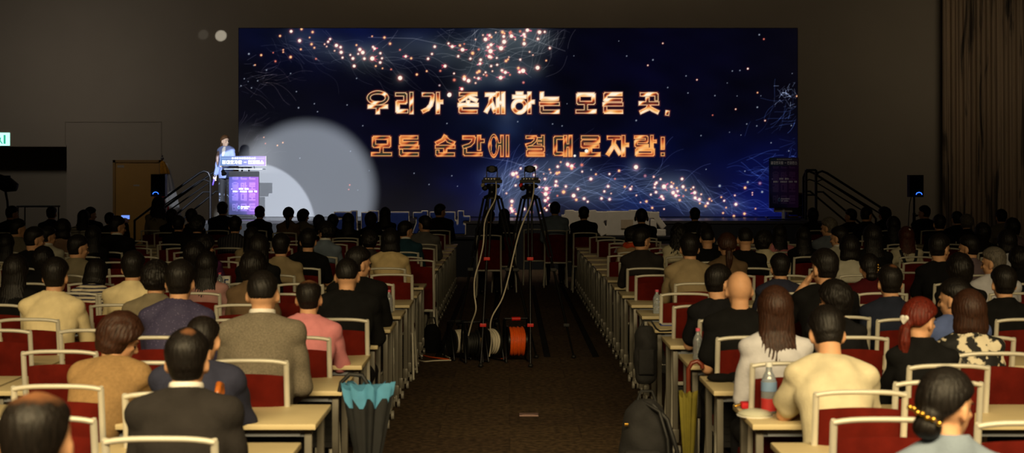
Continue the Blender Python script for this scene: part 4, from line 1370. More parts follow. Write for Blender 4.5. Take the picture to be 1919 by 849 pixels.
def chair_parts():
    hw = CH_W / 2
    yb = lambda z: -.17 - (z - .42) * .15
    R = {}
    m = MB()
    arc = []
    for k in range(13):
        u = -1 + 2 * k / 12
        arc.append((u * (hw - .012), yb(CH_H) - .012 * (1 - u * u), CH_H - .012 - .010 * u ** 4 + .004 * (1 - u * u)))
    m.loft([(p, .0105, .011) for p in arc], 8, up=(0, 0, 1))
    for s in (-1, 1):
        m.loft([((s * (hw - .013), yb(.40), .40), .0135, .011), ((s * (hw - .013), yb(.7), .7), .0135, .011), ((s * (hw - .013), yb(.93), .93), .0135, .011), ((s * (hw - .014), yb(CH_H), CH_H - .012), .012, .011)], 8, up=(1, 0, 0))
    m.tube([(-hw + .014, yb(.41), .405), (hw - .014, yb(.41), .405)], .011, 8)
    R['back_frame'] = (m.data('back_frame', M['frame'], 50), M['frame'])
    # pad with a softly arched top
    n = 12
    vs, fs = [], []
    z0, z1 = .43, .865
    rows = 9
    for side in (0, 1):
        for j in range(rows + 1):
            q = j / rows
            for i in range(n + 1):
                u = -1 + 2 * i / n
                ww = hw - .028
                edge = max(abs(u) ** 8, abs(2 * q - 1) ** 8)
                z = z0 + (z1 + .012 * (1 - u * u) - z0) * q
                y = yb(z) + (.019 if side else -.017) * (1 - .8 * edge) + .018 * (u * u) - .004
                vs.append((u * ww, y, z))
    off = (rows + 1) * (n + 1)
    for side in (0, 1):
        for j in range(rows):
            for i in range(n):
                a = side * off + j * (n + 1) + i
                f = (a, a + 1, a + n + 2, a + n + 1)
                fs.append(f if side == 0 else f[::-1])
    rim = [(0, i) for i in range(n + 1)] + [(j, n) for j in range(1, rows + 1)] + [(rows, i) for i in range(n - 1, -1, -1)] + [(j, 0) for j in range(rows - 1, 0, -1)]
    ids = [j * (n + 1) + i for j, i in rim]
    for a, b in zip(ids, ids[1:] + ids[:1]):
        fs.append((a, b, b + off, a + off))
    R['backrest'] = (MB().add(vs, fs).data('backrest', M['red'], 60), M['red'])
    R['seat'] = (MB().box((0, .03, .445), (CH_W - .03, .40, .055), bevel=.022).data('seat', M['red'], 60), M['red'])
    R['seat_frame'] = (MB().box((0, .02, .412), (CH_W - .05, .36, .016), bevel=.004).tube([(-hw + .02, -.16, .405), (-hw + .02, .2, .405)], .010, 6).tube([(hw - .02, -.16, .405), (hw - .02, .2, .405)], .010, 6).data('seat_frame', M['frame'], 50), M['frame'])
    legs = []
    for s in (-1, 1):
        legs.append(MB().loft([((s * (hw - .014), -.17, .41), .0125, .011), ((s * (hw + .0), -.24, .012), .011, .010)], 8, up=(1, 0, 0)).cap((s * hw, -.24, .012), (s * hw, -.24, .014), .013, .013, 8).data('leg', M['frame'], 60))
        legs.append(MB().loft([((s * (hw - .02), .19, .41), .0125, .011), ((s * (hw + .0), .22, .012), .011, .010)], 8, up=(1, 0, 0)).cap((s * hw, .22, .012), (s * hw, .22, .014), .013, .013, 8).data('leg', M['frame'], 60))
    return R, legs


CHP, CHLEGS = chair_parts()


def join_data(name, metas, mat):
    m = MB()
    for me in metas:
        m.add([v.co.copy() for v in me.vertices], [tuple(p.vertices) for p in me.polygons])
    return m.data(name, mat, 50)


CH_FAR = join_data('frame', [CHP['back_frame'][0], CHP['seat_frame'][0]] + CHLEGS, M['frame'])


def new_chair(far):
    t = thing('conference_chair', '', 'chair')
    if far:
        link('frame', CH_FAR, t)
        link('backrest', CHP['backrest'][0], t)
        link('seat', CHP['seat'][0], t)
    else:
        for k, (me, mt) in CHP.items():
            link(k, me, t)
        for me in CHLEGS:
            link('leg', me, t)
    return t


chair_near, chair_far = new_chair(False), new_chair(True)
_used = {'n': 0, 'f': 0}
CHAIRS = []


def put_chair(x, D, label, rz=0.0):
    far = D > 11.5
    key = 'f' if far else 'n'
    src = chair_far if far else chair_near
    grp = 'red conference chairs'
    if not _used[key]:
        _used[key] = 1
        src.location, src.rotation_euler = (x, D, 0), (0, 0, rz)
        tag(src, label, 'chair', grp)
        o = src
    else:
        o = dup(src, (x, D, 0), rz, label, grp)
    CHAIRS.append((x, D))
    return o


# ------------------------------------------------------------------ tables
TT, TDEP, TLEN = .72, .56, 1.80
TROW = lambda k: 5.33 + .99 * k          # distance of the near edge of row k


def table_parts():
    R = {}
    R['top'] = MB().box((0, TDEP / 2, TT - .0125), (TLEN - .012, TDEP, .025), bevel=.005).data('tabletop', M['tabletop'], 40)
    R['beam'] = MB().box((0, .27, TT - .055), (TLEN - .12, .05, .05)).box((-TLEN / 2 + .07, .27, TT - .045), (.05, .44, .035)).box((TLEN / 2 - .07, .27, TT - .045), (.05, .44, .035)).box((0, .05, TT - .045), (TLEN - .16, .02, .03)).data('under_beam', M['beam'])
    R['panel'] = MB().box((0, .50, TT - .22), (TLEN - .22, .012, .32), bevel=.003)
    for k in range(7):
        R['panel'].box((0, .493, TT - .10 - k * .04), (TLEN - .24, .008, .012))
    R['panel'] = R['panel'].data('modesty_panel', M['mesh'])
    R['legs'] = []
    for s in (-1, 1):
        for y in (.06, .47):
            x = s * (TLEN / 2 - .045)
            leg = MB().box((x, y, (TT - .03 + .13) / 2), (.034, .034, TT - .03 - .13), bevel=.006).box((x, y, .13), (.046, .05, .09), bevel=.010).data('leg', M['leg'], 40)
            m = MB()
            for q in (-1, 1):
                m.loft([((x + q * .010, y - .02, .036), .035, .035), ((x + q * .030, y - .02, .036), .033, .033)], 16, up=(0, 0, 1))
            m.box((x, y - .01, .07), (.018, .04, .05), bevel=.005)
            R['legs'].append((leg, m.data('caster', M['plastic'], 50)))
    return R


TP = table_parts()
T_FAR = join_data('frame', [TP['beam']] + [a for a, b in TP['legs']] + [b for a, b in TP['legs']], M['leg'])


def new_table(far):
    t = thing('training_table', '', 'table')
    link('tabletop', TP['top'], t)
    if far:
        link('frame', T_FAR, t)
    else:
        link('under_beam', TP['beam'], t)
        for a, b in TP['legs']:
            link('caster', b, link('leg', a, t))
    link('modesty_panel', TP['panel'], t)
    return t


tab = {'n': new_table(False), 'f': new_table(True)}
tab_used = {}
ORD = ['nearest', 'second', 'third', 'fourth', 'fifth', 'sixth', 'seventh', 'eighth', 'ninth', 'tenth', 'eleventh', 'twelfth', 'thirteenth', 'fourteenth', 'fifteenth', 'sixteenth', 'seventeenth', 'eighteenth', 'nineteenth', 'twentieth']
LEFT_EDGE, RIGHT_EDGE = -.845, 1.03
NROWS = 19
for k in range(0, NROWS):
    D = TROW(k)
    for side in (-1, 1):
        start = RIGHT_EDGE + .03 * (k in (0, 1)) if side > 0 else LEFT_EDGE
        n = 0
        x = start
        while abs(x) < .356 * (D + .5) + .15 and n < 5 and abs(x) < 8:
            cx = x + side * TLEN / 2
            far = D > 13
            key = 'f' if far else 'n'
            lab = 'beige training table, %s %s of the aisle, %s row from the front' % (['first', 'second', 'third', 'fourth', 'fifth'][n], 'right' if side > 0 else 'left', ORD[k])
            g = 'training tables in rows'
            if key not in tab_used:
                tab_used[key] = 1
                o = tab[key]
                o.location = (cx, D, 0)
                tag(o, lab, 'table', g)
            else:
                dup(tab[key], (cx, D, 0), 0, lab, g)
            x += side * (TLEN + .01)
            n += 1

# ------------------------------------------------------------------ people
def Rm(ax_, deg):
    return Matrix.Rotation(math.radians(deg), 3, ax_)


class Fig:
    """joints of a figure looking along +y"""

    def __init__(s, sex='m', lean=4, side=0, pitch=4, yaw=0, arms='lap', stand=False, hump=0):
        k = .88 if sex == 'f' else 1.0
        s.k, s.sex = k, sex
        s.stand = stand
        s.pel = Vector((0, 0, .94 if stand else .55))
        L = math.radians(lean)
        s.dir = Vector((math.sin(math.radians(side)), math.sin(L), math.cos(L))).normalized()
        L2 = math.radians(lean + hump)
        s.dir2 = Vector((math.sin(math.radians(side * 1.3)), math.sin(L2), math.cos(L2))).normalized()
        T = .90 if not stand else .86
        s.T = T
        sp = s.sp
        s.S = {q: sp(.478) + Vector((q * .150 * k, -.005, -.0)) for q in (-1, 1)}
        nb = sp(.575)
        s.HR = Rm('Z', -yaw) @ Rm('X', -pitch)
        s.HC = nb + Rm('X', -pitch * .5) @ Vector((0, .024, .108 if sex == 'm' else .102))
        s.W, s.E = {}, {}
        for q in (-1, 1):
            S_ = s.S[q]
            a = arms if not isinstance(arms, dict) else arms[q]
            if a == 'lap':
                E, W_ = S_ + Vector((q * .040, .05, -.26)), Vector((q * .09, .32, .655))
            elif a == 'table':
                E, W_ = Vector((S_.x + q * .045, S_.y + .13, max(.79, S_.z - .24))), Vector((q * .10, .46, .775))
            elif a == 'face':
                E, W_ = Vector((S_.x + q * .13, S_.y + .17, .83)), s.HC + Vector((q * .115, .055, -.10))
            elif a == 'phone':
                E, W_ = S_ + Vector((q * .10, .22, -.10)), S_ + Vector((q * .05, .34, .13))
            elif a == 'mic':
                E, W_ = S_ + Vector((q * .07, -.01, -.28)), S_ + Vector((q * .06, .10, -.50))
            elif a == 'desk':
                E, W_ = S_ + Vector((q * .09, .08, -.25)), S_ + Vector((q * .02, .30, -.29))
            s.E[q], s.W[q] = E, W_
        s.legs = {}
        for q in (-1, 1):
            if stand:
                s.legs[q] = [Vector((q * .085, 0, .90)), Vector((q * .10, .02, .50)), Vector((q * .09, -.01, .09)), Vector((q * .10, .12, .035))]
            else:
                s.legs[q] = [Vector((q * .085, .02, .545)), Vector((q * .12, .44, .545)), Vector((q * .12, .40, .10)), Vector((q * .13, .53, .035))]

    def sp(s, t):
        t0 = .30
        sc = s.T / .90
        if t <= t0:
            return s.pel + s.dir * (t * sc)
        return s.pel + s.dir * (t0 * sc) + s.dir2 * ((t - t0) * sc)

    def torso(s, m, g=0.0, bottom=-.06, flare=0.0, top=.57, neckg=None, pad=0.0):
        k = s.k
        f = s.sex == 'f'
        prof = [(bottom, .150 + flare, .108 + flare * .5), (.02, .158 if not f else .17, .112), (.15, .140 if not f else .122, .102), (.28, .152 if not f else .135, .110),
                (.38, .164, .113 if not f else .12), (.45, .168, .102), (.50, .140, .085), (.535, .098, .072)]
        rings = [(s.sp(t), rx * k + g, ry * k + g) for t, rx, ry in prof]
        ng = g * .35 if neckg is None else neckg
        rings.append((s.sp(top), .055 * k + ng, .055 * k + ng))
        m.loft(rings, 24, up=(1, 0, 0))
        for q in (-1, 1):
            m.cap(s.sp(.515) + Vector((q * .05, 0, 0)), s.S[q] + Vector((0, 0, pad)), .058 * k + g, .058 * k + g + pad * .4)
        return m

    def arm(s, m, q, g=0.0, upto='wrist'):
        k = s.k
        S_, E, W_ = s.S[q], s.E[q], s.W[q]
        if upto == 'short':
            m.cap(S_, S_.lerp(E, .72), .054 * k + g, .052 * k + g * 1.5)
            return
        m.cap(S_, E, .053 * k + g, .041 * k + g)
        m.cap(E, W_.lerp(E, .04), .041 * k + g, .028 * k + g * .7)

    def hand(s, m, q):
        W_, E = s.W[q], s.E[q]
        d = (W_ - E).normalized()
        up = Vector((0, 0, 1))
        x = d.cross(up)
        x = x.normalized() if x.length > .05 else Vector((1, 0, 0))
        nrm = x.cross(d).normalized()
        k = s.k
        c = W_ + d * .045 * k
        rot = Matrix((x, d, nrm)).transposed()
        m.ell(c, (.040 * k, .050 * k, .016), rot)
        m.cap(W_, c, .024 * k, .022 * k)
        for i, L in enumerate((.058, .068, .064, .050)):
            o = x * ((i - 1.5) * .0215 * k)
            a = c + d * .035 * k + o
            b = a + d * (L * .55 * k) - nrm * .006
            e = b + d * (L * .35 * k) - nrm * .022
            m.cap(a, b, .0088, .0082, 8)
            m.cap(b, e, .0082, .0070, 8)
        th = -x * q * -1
        a = W_ + d * .02 * k + th * .028 * k
        b = a + d * .030 * k + th * .020 * k - nrm * .008
        e = b + d * .026 * k + th * .004 - nrm * .010
        m.cap(a, b, .012, .010, 8)
        m.cap(b, e, .010, .008, 8)

    def head(s, m):
        R, C = s.HR, s.HC
        k = 1.0 if s.sex == 'm' else .955
        T = lambda x, y, z: C + R @ (Vector((x, y, z)) * k)
        el = lambda c, r: m.ell(T(*c), [q * k for q in r], R, 20, 14)
        el((0, -.008, .022), (.076, .094, .098))
        el((0, .022, -.030), (.060, .068, .078))
        el((0, .048, -.078), (.036, .034, .032))
        el((0, .005, -.055), (.058, .055, .050))
        m.cap(T(0, .085, .012), T(0, .104, -.024), .008, .0135, 10)
        el((0, .098, -.026), (.017, .012, .010))
        el((0, .078, .026), (.048, .014, .010))
        el((0, .083, -.052), (.024, .012, .0075))
        el((0, .080, -.062), (.021, .012, .007))
        for q in (-1, 1):
            el((q * .038, .066, -.018), (.018, .016, .014))
            m.ell(T(q * .077, -.004, -.010), (.009, .020, .033), R @ Rm('Z', q * 22), 12, 10)
            m.ell(T(q * .074, .004, -.030), (.008, .010, .014), R, 10, 8)
        m.cap(s.sp(.52), C + R @ Vector((0, -.022, -.055)), .056 * s.k, .053 * s.k)
        m.cap(s.sp(.53), C + R @ Vector((0, .0, -.06)), .05 * s.k, .048 * s.k)

    def leg(s, m, q, g=0.0):
        H, K, A, F = s.legs[q]
        m.cap(H, K, .082 * s.k + g, .056 * s.k + g)
        m.cap(K, A, .055 * s.k + g, .036 * s.k + g * 1.4)

    def foot(s, m, q, g=0.0):
        H, K, A, F = s.legs[q]
        m.cap(A + Vector((0, -.02, -.055)), F, .034 + g, .030 + g)
        m.cap(A, A + Vector((0, 0, -.04)), .034 + g, .034 + g)


_cache = {}


def wrinkle(me, amp):
    """soft folds in the cloth"""
    n = len(me.vertices)
    co, no = np.zeros(n * 3), np.zeros(n * 3)
    me.vertices.foreach_get('co', co)
    me.vertex_normals.foreach_get('vector', no)
    co, no = co.reshape(-1, 3), no.reshape(-1, 3)
    x, y, z = co.T
    w = np.sin(9 * x + 26 * z + 2.2 * np.sin(14 * x - 7 * z)) + .8 * np.sin(31 * x - 17 * z + 3 * np.sin(8 * z + y * 9)) + .5 * np.sin(52 * z + 21 * x + 19 * y)
    co += no * (amp * w)[:, None]
    me.vertices.foreach_set('co', co.ravel())
    me.update()
    return me


def fig_meshes(key, voxel=.0095):
    """key = (sex, pose)"""
    if key in _cache:
        return _cache[key]
    sex, pose = key
    P_ = dict(
        up=dict(lean=4, pitch=3, arms='lap'), straight=dict(lean=1, pitch=0, arms='table'),
        table=dict(lean=13, pitch=4, arms='table', hump=7), lean=dict(lean=18, pitch=28, arms='table', hump=14),
        right=dict(lean=7, pitch=8, yaw=52, arms='table', hump=5), left=dict(lean=7, pitch=6, yaw=-50, arms='table', hump=5),
        hunch=dict(lean=20, side=8, pitch=26, yaw=62, arms='table', hump=18),
        face=dict(lean=14, side=2, pitch=8, yaw=-22, arms={-1: 'face', 1: 'table'}, hump=8),
        phone=dict(lean=3, pitch=0, arms={-1: 'lap', 1: 'phone'}),
        stage=dict(lean=-1, side=1, pitch=2, yaw=-62, arms={1: 'mic', -1: 'desk'}, stand=True),
    )[pose]
    F = Fig(sex, **P_)
    m = MB()
    F.torso(m, 0.0)
    F.head(m)
    for q in (-1, 1):
        F.arm(m, q)
        F.hand(m, q)
        F.leg(m, q)
        F.foot(m, q)
    out = {'fig': F, 'body': remeshed(m, 'body', .0075 if pose in ('stage', 'face', 'phone', 'right', 'left', 'hunch') else voxel, 2, M['skin'])}
    for gname, g, sl, bottom, fl, pad in (('shirt', .016, 'wrist', -.10, .01, 0), ('tee', .015, 'short', -.10, .01, 0), ('jacket', .022, 'wrist', -.12, .022, .008)):
        m = MB()
        F.torso(m, g, bottom, fl, .567, .022 if gname != 'tee' else .012, pad)
        for q in (-1, 1):
            F.arm(m, q, g * .85, sl)
        # collar band standing around the neck
        c = F.sp(.572)
        if gname != 'tee':
            ring = [c + Vector((math.cos(a) * (.064 * F.k + .004), math.sin(a) * (.062 * F.k + .004) + .004, .004 - .012 * math.sin(a))) for a in np.linspace(0, 2 * PI, 21)[:-1]]
            m.loft([(p, .020, .011) for p in ring + ring[:1]], 8, up=(0, 0, 1))
        out[gname] = wrinkle(remeshed(m, gname, voxel, 4, M['black']), {'shirt': .0042, 'tee': .0042, 'jacket': .003}[gname])
    m = MB()
    m.loft([(F.pel + Vector((0, 0, -.13 if not F.stand else -.10)), .15, .12), (F.pel + Vector((0, 0, -.02)), .172 * F.k + .008, .128), (F.sp(.10), .15 * F.k + .01, .112)], 20, up=(1, 0, 0))
    for q in (-1, 1):
        F.leg(m, q, .013 if not F.stand else .02)
    out['trousers'] = remeshed(m, 'trousers', .011, 4, M['trouser'])
    out['shoe'] = []
    for q in (-1, 1):
        m = MB()
        F.foot(m, q, .008)
        out['shoe'].append(remeshed(m, 'shoe', .009, 2, M['shoe']))
    c = F.sp(.590)
    ring = [c + Vector((math.cos(a) * .060, math.sin(a) * .058 + .006, .004 - .010 * math.sin(a))) for a in np.linspace(0, 2 * PI, 25)[:-1]]
    out['collar'] = MB().loft([(p, .019, .007) for p in ring + ring[:1]], 8, up=(0, 0, 1)).data('shirt_collar', M['white'], 60)
    m = MB()
    k = 1.0 if sex == 'm' else .955
    for q in (-1, 1):
        m.ell(F.HC + F.HR @ (Vector((q * .031, .0815, -.004)) * k), (.011, .006, .006), F.HR, 10, 8)
        m.ell(F.HC + F.HR @ (Vector((q * .033, .0865, .021)) * k), (.018, .005, .003), F.HR, 10, 6)
    out['eyes'] = m.data('eyes', M['eye'], 60)
    _cache[key] = out
    return out


# hair: a surface around the skull that dives under the skin where no hair grows
def sstep(x):
    x = min(1, max(0, x))
    return x * x * (3 - 2 * x)


_hair = {}


def hair_mesh(style):
    if style in _hair:
        return _hair[style]
    r_ = random.Random(hash(style) % 1000 if False else sum(map(ord, style)))
    nu, nv = 72, 48
    T = dict(crop=.006, short=.017, thin=.014, balding=.010, curly=.026, bob=.024, long=.020, wavy=.022, pony=.021, bun=.016, grey=.016, fluffy=.028)[style]
    from mathutils import noise as mnoise
    longish = style in ('bob', 'long', 'wavy')
    amp = dict(curly=.001, wavy=.002).get(style, .0012)
    vs = []
    base = (.077, .095, .100)
    for j in range(nv + 1):
        th = PI * j / nv
        for i in range(nu):
            ph = 2 * PI * i / nu
            d = Vector((math.sin(th) * math.cos(ph), math.sin(th) * math.sin(ph), math.cos(th)))
            # hairline height by direction: front, side, nape
            side_z = -.08 if style not in ('crop', 'balding') else .08
            if longish:
                side_z = -.75
            back_z = -.62 if style == 'crop' else -.78
            if style == 'fluffy':
                side_z, back_z = -.62, -.95
            if style in ('pony', 'bun'):
                side_z, back_z = -.12, -.72
            if d.y > 0:
                zb = side_z + (.50 - side_z) * d.y ** 1.7
            else:
                zb = side_z + (back_z - side_z) * min(1, -d.y * 1.7)
            on = sstep((d.z - zb) / .42)
            t = T
            if style in ('crop', 'short', 'grey', 'thin', 'balding'):
                t = T * (.42 + .58 * sstep((d.z + .15) / .7))
            if style == 'short' or style == 'thin' or style == 'grey':
                t += .006 * max(0, d.z)
            if style == 'balding':
                q = (d - Vector((0, .05, .98)).normalized()).length
                t -= .0085 * (1 - sstep((q - .35) / .5))
            off = t * on - .012 * (1 - on)
            off += amp * on * (math.sin(ph * 23 + 5 * math.sin(th * 3)) + math.sin(ph * 37 + th * 9 + 1.3) * .7)
            if style in ('curly', 'wavy', 'fluffy'):
                off += on * (.011 if style == 'curly' else .006) * mnoise.noise(d * (7 if style == 'curly' else 3.5) + Vector((3, 1, 2)))
            v = Vector((d.x * base[0], d.y * base[1], d.z * base[2])) + d * off + Vector((0, -.008, .022))
            vs.append(v)
    fs = []
    for j in range(nv):
        for i in range(nu):
            a, b = j * nu + i, j * nu + (i + 1) % nu
            fs.append((a, b, b + nu, a + nu))
    m = MB().add(vs, fs)
    if style == 'fluffy':
        m.loft([((0, -.026, .05), .086, .088), ((0, -.030, -.01), .094, .086), ((0, -.034, -.06), .088, .074), ((0, -.036, -.095), .064, .052)], 28, up=(1, 0, 0))
    if style in ('short', 'grey', 'thin', 'balding', 'curly'):
        e_ = .012 if style == 'curly' else (-.004 if style == 'balding' else 0)
        m.loft([((0, -.024, .03), .078 + e_, .080 + e_), ((0, -.026, -.015), .071 + e_, .073 + e_), ((0, -.028, -.045), .060 + e_, .063 + e_), ((0, -.028, -.062), .048 + e_, .052 + e_)], 28, up=(1, 0, 0))
    if style == 'bob':
        m.loft([((0, -.028, .05), .088, .082), ((0, -.030, -.02), .098, .086), ((0, -.032, -.09), .106, .082), ((0, -.03, -.125), .096, .066)], 28, up=(1, 0, 0))
    if style == 'long':
        m.loft([((0, -.030, .05), .085, .080), ((0, -.034, -.03), .094, .080), ((0, -.048, -.12), .098, .060), ((0, -.078, -.19), .108, .044), ((0, -.098, -.27), .108, .034), ((0, -.108, -.35), .080, .024)], 28, up=(1, 0, 0))
    if style == 'wavy':
        m.loft([((0, -.030, .05), .090, .082), ((0, -.034, -.03), .106, .084), ((0, -.045, -.12), .122, .068), ((.01, -.072, -.20), .132, .052), ((0, -.088, -.27), .12, .042), ((0, -.098, -.33), .085, .03)], 28, up=(1, 0, 0))
    if style == 'pony':
        m.ell((0, -.108, -.01), (.024, .022, .022))
        m.loft([((0, -.108, -.01), .020, .020), ((0, -.135, -.05), .034, .028), ((.005, -.135, -.12), .036, .028), ((.0, -.125, -.19), .026, .020), ((0, -.12, -.24), .010, .010)], 16, up=(1, 0, 0))
    if style == 'bun':
        m.ell((0, -.098, -.070), (.052, .044, .042))
        m.ell((.0, -.085, -.03), (.05, .04, .04))
    if style != 'crop':
        me = remeshed(m, 'hair', .0065, 2, M['hairdark'])
        co = np.zeros(len(me.vertices) * 3)
        me.vertices.foreach_get('co', co)
        co = co.reshape(-1, 3)
        ph = np.arctan2(co[:, 0], -(co[:, 1] + .03))
        a_ = {'pony': .0022, 'wavy': .0022, 'curly': .003, 'short': .0009, 'thin': .0007, 'balding': .0006}.get(style, .0014)
        w = np.sin(ph * 31 + np.sin(co[:, 2] * 40) * 1.5) + .7 * np.sin(ph * 53 + 1 + co[:, 2] * 16)
        if style == 'wavy':
            w += 1.2 * np.sin(co[:, 2] * 90 + 3 * np.sin(ph * 5))
        n_ = np.stack([np.sin(ph), -np.cos(ph), 0 * ph], -1)
        co += n_ * (a_ * w)[:, None]
        me.vertices.foreach_set('co', co.ravel())
        me.update()
    else:
        me = m.data('hair', M['hairdark'], 180)
    _hair[style] = me
    return me


def setmat(o, mat):
    o.material_slots[0].link = 'OBJECT'
    o.material_slots[0].material = mat
    return o


def person(x, D, ztop, sex, pose, hair, hc, garment, gc, label, rz=0.0, z=0.0, collar=False, group='seated audience'):
    A = fig_meshes((sex, pose))
    F = A['fig']
    top = F.HC.z + .127 * (1 if sex == 'm' else .955) + (.012 if hair != 'none' else 0)
    sc = min(1.10, max(.90, (ztop - z) / top))
    t = thing('person', label, 'person', (x, D, z), rz, group)
    t.scale = (sc, sc, sc)
    link('body', A['body'], t)
    setmat(link(garment, A[garment], t), CLOTH[gc])
    link('trousers', A['trousers'], t)
    for sh in A['shoe']:
        link('shoe', sh, t)
    if hair != 'none':
        h = setmat(link('hair', hair_mesh(hair), t), HAIRTHIN.get(hair) or HAIRM[hc])
        k = 1.0 if sex == 'm' else .965
        h.matrix_local = Matrix.Translation(F.HC) @ F.HR.to_4x4() @ Matrix.Scale(k, 4)
    if pose in ('right', 'left', 'hunch', 'face', 'stage'):
        link('eyes', A['eyes'], t)
    if collar:
        link('shirt_collar', A['collar'], t)
    return t, F, sc

